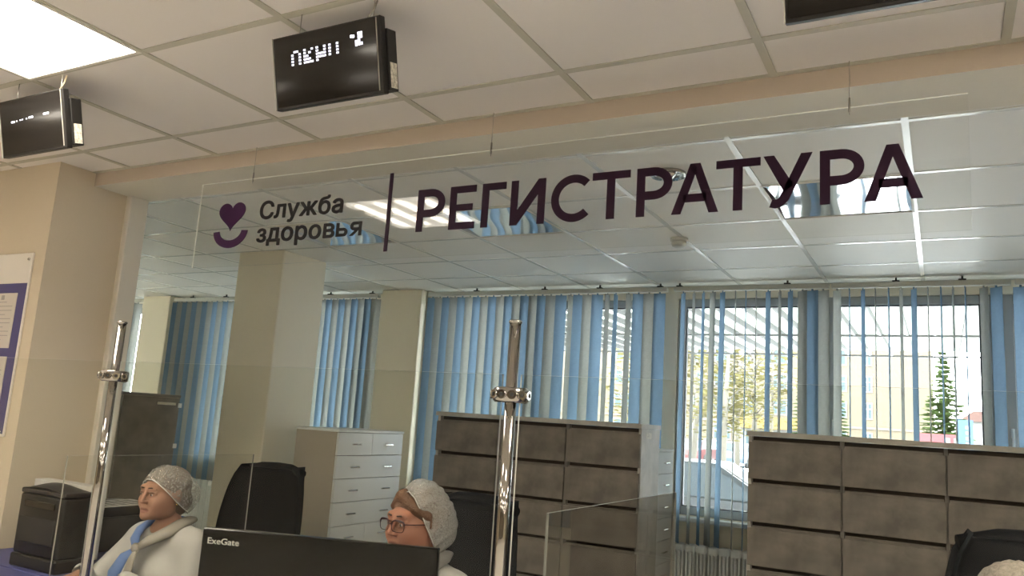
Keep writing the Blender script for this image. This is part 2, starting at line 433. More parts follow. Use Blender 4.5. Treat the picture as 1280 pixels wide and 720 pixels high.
# --- ceilings: slab, lay-in tiles, T rails
def ceiling(label, x0, x1, y0, y1, z, gx, gy, cols, rows, tile_m, grid_m, skip, pill=()):
    c = struct('ceiling', MB().box(x0, x1, y0, y1, z+0.016, z+0.3), 'slab', label, 'ceiling')
    full = MB().cbox(0.011, 0.589, 0.011, 0.589, 0.0025, 0.0145, 0.002).mesh('tile', tile_m)
    for i in cols:
        for j in rows:
            if (i, j) in skip: continue
            xa, ya = gx+0.6*i, gy+0.6*j
            xa1, ya1 = min(xa+0.6, x1), min(ya+0.6, y1)
            xa0, ya0 = max(xa, x0), max(ya, y0)
            if xa1-xa0 < 0.05 or ya1-ya0 < 0.05: continue
            if xa1-xa0 > 0.599 and ya1-ya0 > 0.599:
                add('tile', full, c, (xa, ya, z))
            else:
                MB().cbox(xa0+.004-xa if xa0 > xa else .011, xa1-xa-(.004 if xa1 < xa+.599 else .011), ya0-ya+(.004 if ya0 > ya else .011), ya1-ya-(.004 if ya1 < ya+.599 else .011), 0.0025, 0.0145, 0.002).build('tile', tile_m, c, (xa, ya, z))
    cx0, cx1 = max(x0, gx+0.6*cols[0]), min(x1, gx+0.6*(cols[-1]+1))
    cy0, cy1 = max(y0, gy+0.6*rows[0]), min(y1, gy+0.6*(rows[-1]+1))
    for i in list(cols)+[cols[-1]+1]:
        x = gx+0.6*i
        if x0+0.02 < x < x1-0.02: MB().box(-0.012, 0.012, cy0, cy1, -0.001, 0.0155).build('grid_rail', grid_m, c, (x, 0, z))
    for j in list(rows)+[rows[-1]+1]:
        y = gy+0.6*j
        if y0+0.02 < y < y1-0.02: MB().box(cx0, cx1, -0.012, 0.012, 0.0, 0.0155).build('grid_rail', grid_m, c, (0, y, z))
    MB().box(cx0, cx1, cy1-0.022, cy1-0.0005, 0.0, 0.0155).build('edge_rail', grid_m, c, (0, 0, z))
    MB().box(cx0, cx1, cy0+0.0005, cy0+0.022, 0.0, 0.0155).build('edge_rail', grid_m, c, (0, 0, z))
    return c
HALL_LAMPS = [(-4, -2), (1, -2), (6, -2), (11, -2)] + [(c, r) for r in (-5, -8, -11, -14) for c in (-9, -4, 1, 6, 11)]
OFF_LAMPS = [(-6, 2), (-4, 2), (-1, 2)]
ceiling('suspended tile ceiling of the waiting hall', -8, 9.0, -9, BEAM_Y0, ZH, GX, GY, range(-10, 4), range(-7, 1), 'tile_hall', 'grid_hall', HALL_LAMPS)
ceiling('suspended tile ceiling of the office behind the counter', -18, 9.0, BEAM_Y1, BY, ZO, OX, OY, range(-16, 5), range(0, 7), 'tile_office', 'grid_office', OFF_LAMPS)

# ================================================================== ceiling lights
lf = MB()
for q in ((-.3, -.288, -.3, .3), (.288, .3, -.3, .3), (-.288, .288, -.3, -.288), (-.288, .288, .288, .3)):
    lf.box(q[0], q[1], q[2], q[3], -0.003, 0.014)
lf_me = lf.mesh('frame', 'lamp_frame'); ld_me = MB().box(-.288, .288, -.288, .288, 0.001, 0.006).mesh('diffuser', 'lamp_diffuser')
for k, (i, j) in enumerate(HALL_LAMPS):
    t = empty('ceiling_light', (GX+.6*i+.3, GY+.6*j+.3, ZH), cat='ceiling light', group='hall ceiling lights',
              label='lit square four tube ceiling light over the small hanging display' if k == 0 else 'lit square four tube ceiling light elsewhere over the waiting hall')
    add('frame', lf_me, t); add('diffuser', ld_me, t)
# unlit mirror reflector lights of the office
rf = MB().grid(lambda u, v: (-.288+.576*u, -.288+.576*v, 0.001 + 0.012*math.sin(PI*v) + 0.0010*math.sin(u*PI*4)*math.sin(PI*v)), 33, 17)
rf_me = rf.mesh('reflector', 'mirror_reflector')
for k, (i, j) in enumerate(OFF_LAMPS):
    t = empty('reflector_light', (OX+.6*i+.3, OY+.6*j+.3, ZO), cat='ceiling light', group='unlit office ceiling lights',
              label=('unlit mirror ceiling light behind the words of the small logo text', 'unlit mirror ceiling light behind the first large letters', 'unlit mirror ceiling light behind the last large letters')[k])
    add('frame', lf_me, t); add('reflector', rf_me, t)
# spot downlight and smoke detector
p = Vector((-1.02, 3.2, ZO))
t = empty('downlight', p, cat='downlight', label='round chrome downlight in the office ceiling behind the large letters')
MB().lathe([(0.030, 0.0), (0.055, -0.002), (0.075, -0.012), (0.078, -0.004), (0.078, 0.002)], n=28).build('ring', 'chrome', t)
MB().lathe([(0.001, -0.022), (0.022, -0.020), (0.034, -0.006), (0.034, 0.0)], n=20).build('bulb', 'steel', t)
t = empty('smoke_detector', (-1.31, 4.358, ZO), cat='smoke detector', label='round white smoke detector on the office ceiling rail')
MB().lathe([(0.001, -0.018), (0.050, -0.018), (0.052, 0.0)], n=24).build('base', 'headrail', t)
MB().lathe([(0.001, -0.055), (0.024, -0.054), (0.040, -0.046), (0.044, -0.034), (0.040, -0.018)], n=24).build('sensor', 'headrail', t)

# ================================================================== hanging sign
SY = 2.318
t = empty('hanging_sign', (0, SY, 0), cat='sign', label='clear acrylic hanging sign with large purple lettering and heart logo')
PX0, PX1, PZ0, PZ1 = -2.865, 0.081, H+0.565, H+0.940
pb = MB().box(PX0, PX1, 0, 0.005, PZ0, PZ1)
pb.m = [1, 1, 0, 1, 0, 1]
pb.build('panel', ['clear_panel', 'panel_edge'], t)
MB().box(PX0, PX1, -0.0006, 0.0056, PZ1+.0002, PZ1+.0022).build('edge_glint', 'panel_edge', t)  # pale strip stands in for the bright line refracted along the top edge
for x in (-2.559, -1.391, -0.212):
    MB().tube([(x, 0.002, PZ1-0.02), (x, 0.002, ZH)], 0.0012, 6).lathe([(0.003, PZ1-0.012), (0.004, PZ1-0.006), (0.003, PZ1+0.03)], (x, 0.002, 0), 8).build('hanging_wire', 'wire', t)
LY0, LY1 = -0.0035, -0.0003
Z0, Z1 = H+0.659, H+0.818
CH, ST = Z1-Z0, 0.0275
def arc(cx, cz, rx, rz, a0, a1, n=14):
    return [(cx+rx*math.cos(math.radians(a0+(a1-a0)*i/n)), cz+rz*math.sin(math.radians(a0+(a1-a0)*i/n))) for i in range(n+1)]
def rect(b, x0, x1, z0, z1): b.prism([(x0, z0), (x1, z0), (x1, z1), (x0, z1)], LY0, LY1)
def big_letter(ch, x0, x1):
    b = MB(); w = x1-x0; s = ST
    if ch == 'Р':
        rect(b, x0, x0+s, Z0, Z1)
        zc = Z1-CH*0.33; rz = CH*0.33; rx = w*0.52; xc = x1-rx
        out = [(x0+s, Z1), (xc, Z1)] + arc(xc, zc, rx, rz, 88, -88) + [(xc, zc-rz), (x0+s, zc-rz)]
        inn = [(x0+s, Z1-s), (xc, Z1-s)] + arc(xc, zc, rx-s, rz-s, 88, -88) + [(xc, zc-rz+s), (x0+s, zc-rz+s)]
        b.strip(inn, out, LY0, LY1)
    elif ch == 'Е':
        rect(b, x0, x0+s, Z0, Z1)
        rect(b, x0+s, x1, Z1-s*.92, Z1); rect(b, x0+s, x1-.012, Z0+CH*.5-s*.43, Z0+CH*.5+s*.43); rect(b, x0+s, x1, Z0, Z0+s*.92)
    elif ch == 'Г':
        rect(b, x0, x0+s, Z0, Z1); rect(b, x0+s, x1, Z1-s*.92, Z1)
    elif ch == 'И':
        rect(b, x0, x0+s, Z0, Z1); rect(b, x1-s, x1, Z0, Z1)
        b.prism([(x0+s*.98, Z0), (x0+s*.98, Z0+.052), (x1-s*.98, Z1), (x1-s*.98, Z1-.052)][::-1], LY0, LY1)
    elif ch == 'С':
        xc, zc = x0+CH*.5, (Z0+Z1)/2; R = CH*.51
        b.strip(arc(xc, zc, R, R, 46, 314, 30), arc(xc, zc, R-s, R-s, 46, 314, 30), LY0, LY1)
    elif ch == 'Т':
        rect(b, x0, x1, Z1-s*.92, Z1); xm = (x0+x1)/2; rect(b, xm-s/2, xm+s/2, Z0, Z1-s*.92)
    elif ch == 'А':
        xm = (x0+x1)/2; q = 0.0155
        b.prism([(x0, Z0), (x0+s*1.05, Z0), (xm+q*.2, Z1-.026), (xm, Z1), (xm-q, Z1)], LY0, LY1)
        b.prism([(x1-s*1.05, Z0), (x1, Z0), (xm+q, Z1), (xm, Z1), (xm-q*.2, Z1-.026)], LY0, LY1)
        f0, f1 = 0.23, 0.40
        rect(b, x0+.036, x1-.036, Z0+CH*f0, Z0+CH*f1-.002)
    elif ch == 'У':
        xm = x0+w*.50
        b.prism([(x0, Z1), (xm-.010, Z0+.046), (xm+.018, Z0+.064), (x0+s*1.12, Z1)], LY0, LY1)
        b.prism([(x1-s*1.12, Z1), (xm-.022, Z0+.030), (xm+.004, Z0+.022), (x1, Z1)], LY0, LY1)
        out = [(x0+.018, Z0+.002)] + [(xm-.034, Z0-.002), (xm-.020, Z0+.001), (xm-.006, Z0+.009), (xm+.004, Z0+.022)]
        inn = [(x0+.027, Z0+.026)] + [(xm-.037, Z0+.024), (xm-.030, Z0+.025), (xm-.026, Z0+.027), (xm-.022, Z0+.030)]
        b.strip(inn, out, LY0, LY1)
    b.build('letter', 'letter_purple', t)
for ch, x0, x1 in (('Р', -1.687, -1.567), ('Е', -1.545, -1.437), ('Г', -1.411, -1.316), ('И', -1.295, -1.163), ('С', -1.138, -0.999), ('Т', -0.992, -0.861),
                   ('Р', -0.839, -0.723), ('А', -0.724, -0.579), ('Т', -0.587, -0.456), ('У', -0.448, -0.311), ('Р', -0.291, -0.174), ('А', -0.175, -0.030)):
    big_letter(ch, x0, x1)
rb = MB(); rect(rb, -1.826, -1.810, H+.592, H+.896); rb.build('divider_bar', 'letter_purple', t)
# heart and smile
cx, cz = -2.654, H+.785
hp = []
for i in range(48):
    a = 2*PI*i/48
    hp.append((cx+0.078*math.sin(a)**3*(1 if True else 1), cz+0.0045*(13*math.cos(a)-5*math.cos(2*a)-2*math.cos(3*a)-math.cos(4*a))*(0.98)))
zmin, zmax = min(q[1] for q in hp), max(q[1] for q in hp)
hp = [(x, H+.718+(z-zmin)/(zmax-zmin)*0.124) for x, z in hp]
hb = MB()
c0 = (cx, H+.79)
for i in range(48):
    hb.prism([c0, hp[(i+1) % 48], hp[i]], LY0, LY1)
hb.build('heart', 'logo_purple', t)
sb = MB(); sb.strip(arc(-2.651, H+.722, .102, .078, 184, 356, 20), arc(-2.651, H+.722, .066, .045, 184, 356, 20), LY0, LY1); sb.build('smile', 'logo_purple', t)
def text_mesh(txt, name, size, offset, extrude, m_name, space=1.0):
    cu = bpy.data.curves.new(name, 'FONT'); cu.body = txt; cu.size = size; cu.offset = offset; cu.extrude = extrude
    cu.resolution_u = 4; cu.space_character = space
    o = bpy.data.objects.new(name, cu); COL.objects.link(o)
    dg = bpy.context.evaluated_depsgraph_get(); me = bpy.data.meshes.new_from_object(o.evaluated_get(dg))
    bpy.data.objects.remove(o); me.materials.clear(); me.materials.append(M[m_name]); return me
def embolden(me, dx, dz):
    """thicken upright lettering with copies of itself a hair to each side"""
    n = len(me.vertices); co = np.empty(n*3); me.vertices.foreach_get('co', co); co = co.reshape(-1, 3)
    fs = [list(p.vertices) for p in me.polygons]; mats = list(me.materials)
    V = []; F = []
    for k in range(9):
        a = 2*PI*k/8; sh_ = np.array((dx*math.cos(a), k*.00006, dz*math.sin(a))) if k < 8 else np.array((0, -.00006, 0))
        F += [[q+len(V) for q in f] for f in fs]; V += (co+sh_).tolist()
    out = bpy.data.meshes.new(me.name); out.from_pydata(V, [], F)
    for q in mats: out.materials.append(q)
    out.update(); return out
def fit_text(me, x0, x1, zbase, height=None, ref=None):
    """scale the flat text so that it spans x0..x1 with its baseline at zbase; stands up in the xz plane"""
    n = len(me.vertices); co = np.empty(n*3); me.vertices.foreach_get('co', co); co = co.reshape(-1, 3)
    sx = (x1-x0)/(co[:, 0].max()-co[:, 0].min()); sz = height/ref if height else sx
    new = np.stack([x0+(co[:, 0]-co[:, 0].min())*sx, -co[:, 2], zbase+co[:, 1]*sz], 1)
    me.vertices.foreach_set('co', new.ravel()); me.update(); return me
# each word of the small text is its own run of letters
for word, x0, x1, zb in (('Служба', -2.488, -2.046, H+.760), ('здоров', -2.490, W(417.8, 290, SY).x, H+.661)):
    me = fit_text(text_mesh(word, 'small_text', 0.1, 0.0, 0.0015, 'letter_black', 1.03), x0, x1, zb, 0.074, 0.0727)
    add('small_text', embolden(me, .0026, .0022), t, (0, -0.002, 0))

# the last two letters of the second word
zb, xh, sw = H+.661, .0555, .0140
b = MB(); xa, xb = W(420.6, 288, SY).x, W(434.8, 287, SY).x
rect(b, xa, xa+sw, zb, zb+xh)
rz_ = xh*.31; xc = xb-.019; zc = zb+rz_
b.strip([(xa+sw, zb+2*rz_-.0115), (xc, zb+2*rz_-.0115)] + arc(xc, zc, .019-sw, rz_-.0115, 88, -88, 10) + [(xc, zb+.0115), (xa+sw, zb+.0115)],
        [(xa+sw, zb+2*rz_), (xc, zb+2*rz_)] + arc(xc, zc, .019, rz_, 88, -88, 10) + [(xc, zb), (xa+sw, zb)], LY0, LY1)
b.build('letter', 'letter_black', t)
b = MB(); xa, xb = W(437.6, 286, SY).x, W(452.6, 284, SY).x
rect(b, xb-sw, xb, zb, zb+xh)
zc = zb+xh-rz_; xc = xa+.020
b.strip([(xb-sw, zc+rz_), (xc, zc+rz_)] + arc(xc, zc, .018, rz_, 92, 268, 10) + [(xc, zc-rz_), (xb-sw, zc-rz_)],
        [(xb-sw, zc+rz_-.0115), (xc, zc+rz_-.0115)] + arc(xc, zc, .018-sw, rz_-.0115, 92, 268, 10) + [(xc, zc-rz_+.0115), (xb-sw, zc-rz_+.0115)], LY0, LY1)
b.prism([(xa, zb), (xa+.0165, zb), (xb-sw+.002, zc-rz_+.004), (xb-sw-.014, zc-rz_+.004)], LY0, LY1)
b.build('letter', 'letter_black', t)

# ================================================================== hanging displays
def display(x0, label, lit, sticker=True, w=0.380, y_top=1.50, y_bot=1.548, z_top=H+1.020, z_bot=H+0.823):
    tilt = math.atan2(y_bot-y_top, z_top-z_bot)
    hgt = math.hypot(y_bot-y_top, z_top-z_bot)
    t = empty('led_display', (x0+w/2, y_bot, z_bot), cat='display', label=label, group='hanging queue displays')
    def part(name, mb, mats, p=None):
        o = mb.build(name, mats, t)
        if p is None: o.rotation_euler = (tilt, 0, 0)
        return o
    hw = w/2
    part('case', MB().cbox(-hw, hw, 0, 0.022, 0, hgt, 0.002), 'display_case')
    part('screen', MB().box(-hw+.008, hw-.016, -0.0012, 0.0, .008, hgt-.005), 'display_black')
    part('bezel', MB().box(-hw, -hw+.0025, -0.002, 0, 0, hgt), 'bezel_edge')
    part('bezel', MB().box(hw-.014, hw-.0115, -0.002, 0, .008, hgt-.004), 'bezel_edge')
    part('back_box', MB().cbox(-hw+.05, hw+.004, 0.022, 0.062, .012, hgt-.03, 0.002), 'display_case')
    if sticker: part('sticker', MB().box(hw+.0035, hw+.0046, 0.028, 0.056, .018, .085), 'sticker')
    led = MB()
    for (gx, gz, lw, lh) in lit:
        led.box(-hw+gx*w-lw/2, -hw+gx*w+lw/2, -0.0020, -0.0011, gz*hgt-lh/2, gz*hgt+lh/2)
    if lit: part('led_text', led, 'led_white')['kind'] = 'stuff'
    ztop = ZH - z_bot
    for q in (-0.26*w, 0.42*w):
        part('hanging_wire', MB().tube([(q, -(y_bot-y_top)+.012, hgt-.01), (q, -(y_bot-y_top)+.012, ztop)], 0.0014, 6), 'wire', True)
    ky = -(y_bot-y_top)+.03
    part('cable', MB().tube([(0.30*w, ky, hgt-.01), (0.33*w, ky, hgt+.012), (0.38*w, ky, hgt+.035), (0.40*w, ky, ztop)], 0.0028, 6), 'cable_cream' if sticker == 'cream' else 'wire', True)
    return t
mid = []
pat = {'П': ['.##.', '#..#', '#..#', '#..#', '#..#'], 'К': ['#..#', '#.#.', '##..', '###.', '####'], 'Н': ['#..#', '#..#', '####', '####', '#...'], 'П2': ['#..#', '#..#', '#..#', '#..#', '....']}
gx = 0.185
for k in ('П', 'К', 'Н', 'П2'):
    for r, row in enumerate(pat[k]):
        for c, ch in enumerate(row):
            if ch == '#':
                for sub in (0, 1):
                    mid.append((gx+(c+sub*0.5)*0.0235, 0.755-r*0.042, 0.0029, 0.0050))
    gx += 0.118
for (c, r) in ((0, 0), (.6, .1), (2.2, -.4), (2.9, -.4), (2.9, .5), (2.2, .5), (2.2, 1.4), (1.4, 1.6), (2.9, 2.3), (2.2, 2.3), (1.4, 2.4)):
    mid.append((0.745+c*0.030, 0.80-r*0.050, 0.0072, 0.0075))
display(-1.646, 'tilted black queue display showing partly lit white letters', mid)
dash = [(0.215, .60, .020, .006), (0.275, .605, .005, .004), (0.333, .61, .006, .004), (0.365, .612, .005, .004), (0.432, .615, .006, .004), (0.50, .625, .024, .006), (0.735, .635, .030, .006)]
display(-2.998, 'black queue display with a row of small white dashes beside the bright ceiling light', dash, 'cream')
display(-0.262, 'black queue display with a dark blank screen above the last large letters', [], False)

# ================================================================== notice board on the hall wall
t = empty('notice_board', (-4.19, 2.17, H-0.222), cat='notice board', label='white and violet information board with papers on the beige wall')
bw, bh = 0.41, 0.862
MB().cbox(-bw, bw, -0.012, -0.001, 0, bh, 0.002).build('board', 'board_white', t)
MB().box(-bw+.004, bw-.006, -0.0135, -0.012, 0.012, 0.715).build('violet_field', 'board_violet', t)
for z0, z1 in ((0.405, 0.668), (0.055, 0.365)):
    for x0 in (-0.345, -0.105, 0.130):
        q = MB().cbox(x0, x0+0.215, -0.0165, -0.0137, z0, z1, 0.001).build('paper_pocket', 'pocket_paper', t)
        lines = MB()
        n = int((z1-z0)/0.022)
        for k in range(n-1):
            lines.box(x0+.02, x0+.19-0.05*((k*7) % 3 == 0), -0.0170, -0.0164, z1-.045-k*.02, z1-.042-k*.02)
        lines.box(x0+.09, x0+.115, -0.0170, -0.0164, z1-.032, z1-.010)
        lines.build('print', 'print_line', q)
for x in (-bw+.022, bw-.022):
    for z in (0.83, 0.02):
        MB().lathe([(0.006, -0.018), (0.007, -0.015), (0.007, -0.011)], (x, 0, z), 12, axis='y').build('screw_cap', 'steel', t)

# ================================================================== vertical blinds
SLAT_TOP, SLAT_BOT = H+1.022, H-0.772
def slat_mesh(m):
    L = SLAT_TOP-SLAT_BOT; w = 0.0445
    b = MB().grid(lambda u, v: (-w+2*w*u, 0.006*(1-(2*u-1)**2), -L*v), 7, 2)
    b.box(-w, w, -0.001, 0.001, -L-0.006, -L+0.022)
    b.box(-0.006, 0.006, -0.003, 0.003, -0.004, 0.016)
    return b.mesh('slat', m)
SLATS = [slat_mesh('slat_blue'), slat_mesh('slat_grey')]
def blind(label, x0, x1, slats, hooks):
    """slats: list of (x, colour 0/1, angle to the wall in degrees, lean)"""
    t = empty('vertical_blind', ((x0+x1)/2, 5.74, SLAT_TOP), cat='blind', label=label)
    xm = (x0+x1)/2
    hr = MB().cbox(x0-xm, x1-xm, -0.022, 0.022, 0.010, 0.045, 0.004).box(x0-xm, x1-xm, -0.024, -0.020, 0.022, 0.030)
    hr.build('headrail', 'headrail', t)
    for hx in hooks:
        MB().cbox(hx-xm-0.022, hx-xm+0.022, -0.030, 0.012, 0.045, 0.054, 0.002).cbox(hx-xm-0.006, hx-xm+0.006, -0.012, 0.0, 0.054, ZO-SLAT_TOP, 0.001).build('bracket', 'dark_rubber', t)
    for x, c, ang, lean in slats:
        add('slat', SLATS[c], t, (x-xm, 0, 0), rot=(0, lean, math.radians(ang)))
    return t
def closed(x0, x1, base, c0=0, step=0.077, jitter=6):
    out = []; x = x0; k = c0
    while x < x1:
        out.append((x, k % 2, base+random.uniform(-jitter, jitter), random.uniform(-.002, .002))); x += step; k += 1
    return out
def seen(x, wpx, full=17.5):
    """slat angle whose apparent width is wpx of a full-faced slat"""
    al = math.degrees(math.atan2(5.74, x)); return al - 180 + math.degrees(math.asin(min(1, wpx/full)))
blind('blue and grey vertical blind left of the tall grey cabinet', -9.4, -7.80, closed(-9.35, -7.82, 40), (-9.2, -8.0))
blind('blue and grey vertical blind between the two pillars on the window wall', -7.28, -4.52, closed(-7.25, -4.53, 36, 0, jitter=12), (-7.0, -6.5, -5.1, -4.6))
left = closed(-3.93, -2.70, 26, 0, jitter=13)
rest = [(-2.685, 0, 22), (-2.600, 1, 88), (-2.53, 0, 24), (-2.45, 1, 30), (-2.37, 0, 18), (-2.285, 1, 88), (-2.215, 0, 90), (-2.11, 1, 82), (-2.03, 0, 14), (-1.945, 1, 10), (-1.862, 0, 10)]
blind('half closed blue and grey vertical blind behind the chrome post', -3.97, -1.80, left + [(x, c, a, 0) for x, c, a in rest], (-3.478, -2.832, -2.349, -1.856))
wide = [(-1.68, 0, 6.2), (-1.599, 1, 4.2), (-1.528, 0, 4.2), (-1.46, 1, 8), (-1.388, 0, 7.2), (-1.296, 1, 1.2), (-1.223, 0, .8), (-1.15, 1, .8), (-1.066, 0, 6.6), (-.986, 1, 3.8), (-.915, 0, 6.6), (-.835, 1, 12), (-.77, 0, 15), (-.70, 1, 15)]
blind('opened vertical blind on the window with yellow birches', -1.75, -0.66, [(x, c, seen(x, w), (0.012 if abs(x+1.388) < .01 else (0.006 if abs(x+1.46) < .01 else 0))) for x, c, w in wide], (-1.707, -.934))
wide = [(-.61, 1, 10), (-.534, 0, .8), (-.448, 0, 5), (-.374, 1, .8), (-.293, 0, 1.4), (-.217, 1, 4), (-.142, 0, 6.8), (-.062, 1, .8), (.013, 0, 1.4), (.082, 1, 2.4), (.149, 0, 1.0), (.252, 1, 9), (.32, 0, 13)]
blind('opened vertical blind on the window with the conifer and blue sign', -0.645, 0.40, [(x, c, seen(x, w), 0.012 if abs(x-.149) < .01 else 0) for x, c, w in wide], (-.246, .136))
blind('mostly closed vertical blind right of the conifer window', 0.42, 1.45, [(0.45+.077*k, k % 2, seen(0.45+.077*k, 2.5 if k in (2, 3) else 16), 0) for k in range(13)], (.7, 1.3))  # slats out of view turned shut to cut daylight from the right
blind('closed vertical blind past the window with the yellow house', 1.47, 3.5, closed(1.5, 3.48, 6), (1.9, 3.0))  # unseen blind, kept shut to hold back daylight on the right

# ================================================================== radiators
def radiator(x0, n, label):
    t = empty('radiator', (x0, 5.835, 0), cat='radiator', label=label)
    sec = MB().cbox(0.004, 0.076, -0.03, 0.045, 0.68, 0.742, 0.012).cbox(0.004, 0.076, -0.03, 0.045, 0.14, 0.20, 0.012)
    sec.cbox(0.008, 0.022, -0.028, 0.044, 0.18, 0.70, 0.004).cbox(0.058, 0.072, -0.028, 0.044, 0.18, 0.70, 0.004).cbox(0.030, 0.050, -0.03, 0.03, 0.18, 0.70, 0.006)
    me = sec.mesh('section', 'radiator_white')
    for k in range(n): add('section', me, t, (k*0.08, 0, 0))
    MB().tube([(0, .008, .711), (n*.08, .008, .711)], .02, 10).tube([(0, 0, .17), (n*.08, 0, .17)], .02, 10).build('header_pipe', 'radiator_white', t)
    for k in (0.05, n*.08-.05):
        MB().cbox(k-.02, k+.02, -.04, .04, 0, .145, .004).build('foot', 'radiator_white', t)
radiator(-6.85, 16, 'white sectional radiator under the blind behind the tall grey cabinet')
radiator(-1.72, 12, 'white sectional radiator between the narrow white chest and the grey drawers')

# ================================================================== counter with screens
CT = H-0.70
t = empty('reception_counter', (0, 1.42, 0), cat='counter', label='long reception counter with a blue top')
MB().cbox(-3.69, 3.6, 0.0, 0.55, CT-0.03, CT, 0.004).build('counter_top', 'counter_blue', t)
MB().cbox(-3.66, -2.95, 0.551, 1.60, CT-0.03, CT, 0.004).build('return_top', 'counter_blue', t)
MB().box(-3.67, 3.58, 0.03, 0.06, 0, CT-0.03).build('front_panel', 'counter_front', t)
for x in (-3.62, -2.97, -1.6, -0.2, 1.2, 2.6, 3.5):
    MB().box(x-.012, x+.012, 0.061, 0.52, 0, CT-0.03).build('support', 'counter_front', t)
GYS = 1.48
PTOP, GTOP, CLZ = H+0.2115, H+0.0955, H+0.0525
POSTS = [-2.093, -0.796, 0.50, 1.80]
for k, x in enumerate(POSTS):
    t = empty('screen_post', (x, GYS, CT), cat='post', group='chrome screen posts',
              label=('chrome tube post with clamp beside the wall trim', 'chrome tube post with clamp before the grey drawers', 'chrome tube post with clamp along the right part of the counter', 'chrome tube post with clamp at the far right of the counter')[k])
    MB().tube([(0, 0, 0.008), (0, 0, PTOP-CT-0.006)], 0.0125, 24).build('tube', 'chrome', t)
    MB().lathe([(0.0125, PTOP-CT-.008), (0.0145, PTOP-CT-.006), (0.0145, PTOP-CT-.002), (0.012, PTOP-CT)], n=24).build('cap', 'chrome', t)
    MB().lathe([(0.03, 0), (0.03, 0.006), (0.0135, 0.010)], n=24).build('flange', 'chrome', t)
    cz = CLZ-CT
    cl = MB().lathe([(0.0128, cz-.0155), (0.034, cz-.0155), (0.038, cz-.012), (0.038, cz+.012), (0.034, cz+.0155), (0.0128, cz+.0155)], n=24).build('clamp', 'chrome', t)
    for a in (-150, -120, -90, -60, -30, 0, 180):
        ar = math.radians(a); d = Vector((math.cos(ar), math.sin(ar), 0)); c = Vector((0, 0, cz))
        MB().tube([c+d*.037, c+d*.0435], .0095, 12).build('bolt', 'chrome', cl)
        MB().tube([c+d*.043, c+d*.0443], .0048, 6).build('bolt_socket', 'dark_rubber', cl)
xs = [-3.68] + POSTS + [3.1]
for k in range(len(xs)-1):
    a0, a1 = xs[k]+(0.022 if k else 0), xs[k+1]-0.022
    b = MB().box(a0, a1, GYS-0.003, GYS+0.003, CT+0.012, GTOP); b.m = [1, 1, 0, 1, 0, 1]
    b.build('glass_screen', ['screen_glass', 'screen_edge'], label=('clear counter screen in front of the notice board', 'clear counter screen between the two nearest chrome posts in front of the seated people', 'clear counter screen in front of the grey drawers', 'clear counter screen right of the grey drawers', 'clear counter screen at the far right end')[k], cat='screen', group='clear counter screens')
for x, y0, y1, z1, lab in ((-2.305, 1.515, 2.255, H-.189, 'low clear side divider beside the person with the blue scarf'), (-0.738, 1.57, 2.50, H-.188, 'low smoky side divider before the grey drawers')):
    b = MB().box(x-.003, x+.003, y0, y1, CT+.002, z1); b.m = [1, 1, 1, 0, 1, 0]
    b.build('side_divider', ['clear_panel' if x < -2 else 'smoky_panel', 'dim_edge'], label=lab, cat='screen')

# ================================================================== grey drawer cabinets
def grey_cabinet(x0, cols, y0, label, depth=0.36, sticker=False):
    cw, top, rowh, rows = 0.475, H+0.029, 0.2255, 6
    w = cw*cols
    t = empty('drawer_cabinet', (x0, y0, 0), cat='cabinet', label=label)
    ca = MB().box(0, 0.018, 0.02, depth, 0.10, top-.028, 1).box(w-.018, w, 0.02, depth, 0.10, top-.028, 1)
    ca.box(0.018, w-.018, 0.06, depth, 0.10, top-.028, 0).box(0.02, w-.02, 0.05, depth-.01, 0, 0.10, 0)
    for k in range(1, cols): ca.box(k*cw-.009, k*cw+.009, 0.02, 0.06, .10, top-.028, 2)
    ca.build('carcass', ['recess_shade', 'concrete_side', 'concrete_carcass'], t)
    MB().cbox(-0.006, w+.006, -0.004, depth+.004, top-.027, top, .002).build('cabinet_top', 'concrete_side', t)
    fm = MB().cbox(0.004, cw-.004, 0, 0.018, 0, rowh-.032, .0015)
    fme = fm.mesh('drawer', 'concrete_front')
    lip = MB().cbox(0.012, cw-.012, 0.024, 0.038, rowh-.060, rowh-.021, .002).mesh('grip_rail', 'concrete_front')
    for c in range(cols):
        for r in range(rows):
            z = top-.028-.006-(r+1)*rowh+.006
            d = add('drawer', fme, t, (c*cw, 0, z)); add('grip_rail', lip, d, (0, 0, 0))
    if sticker:
        MB().box(w+.0002, w+.0012, 0.10, 0.20, top-.085, top-.05).build('sticker', 'sticker', t)
    return t
grey_cabinet(-2.972, 3, 4.5, 'grey concrete effect drawer cabinet before the half closed blind', sticker=True)
grey_cabinet(-0.935, 3, 4.5, 'grey concrete effect drawer cabinet before the conifer window')

# tall grey cabinet by the far pillar, its door towards the office
t = empty('door_cabinet', (-4.9, 3.55, 0), cat='cabinet', label='tall grey concrete effect door cabinet behind the person with the blue scarf')
ctop = H+0.026
MB().box(-0.40, -0.02, 0, 0.018, 0.06, ctop-.02, 0).box(-0.40, -0.02, .452, .47, .06, ctop-.02, 0).box(-.40, -.385, .018, .452, .06, ctop-.02).box(-.38, -.04, .02, .45, 0, .06).build('carcass', 'tan_board', t)
MB().cbox(-0.405, 0.0, -0.004, .474, ctop-.02, ctop, .002).build('cabinet_top', 'concrete_carcass', t)
d = MB().cbox(-0.019, 0.0, 0.003, .467, .07, ctop-.022, .0015).build('door', 'concrete_carcass', t)
MB().cbox(0.0, .012, .27, .43, ctop-.075, ctop-.055, .003).build('handle', 'steel', d)
for z in (ctop-.07, ctop-.36): MB().cbox(-.004, .006, .455, .485, z-.02, z+.012, .002).build('hinge', 'sill', d)

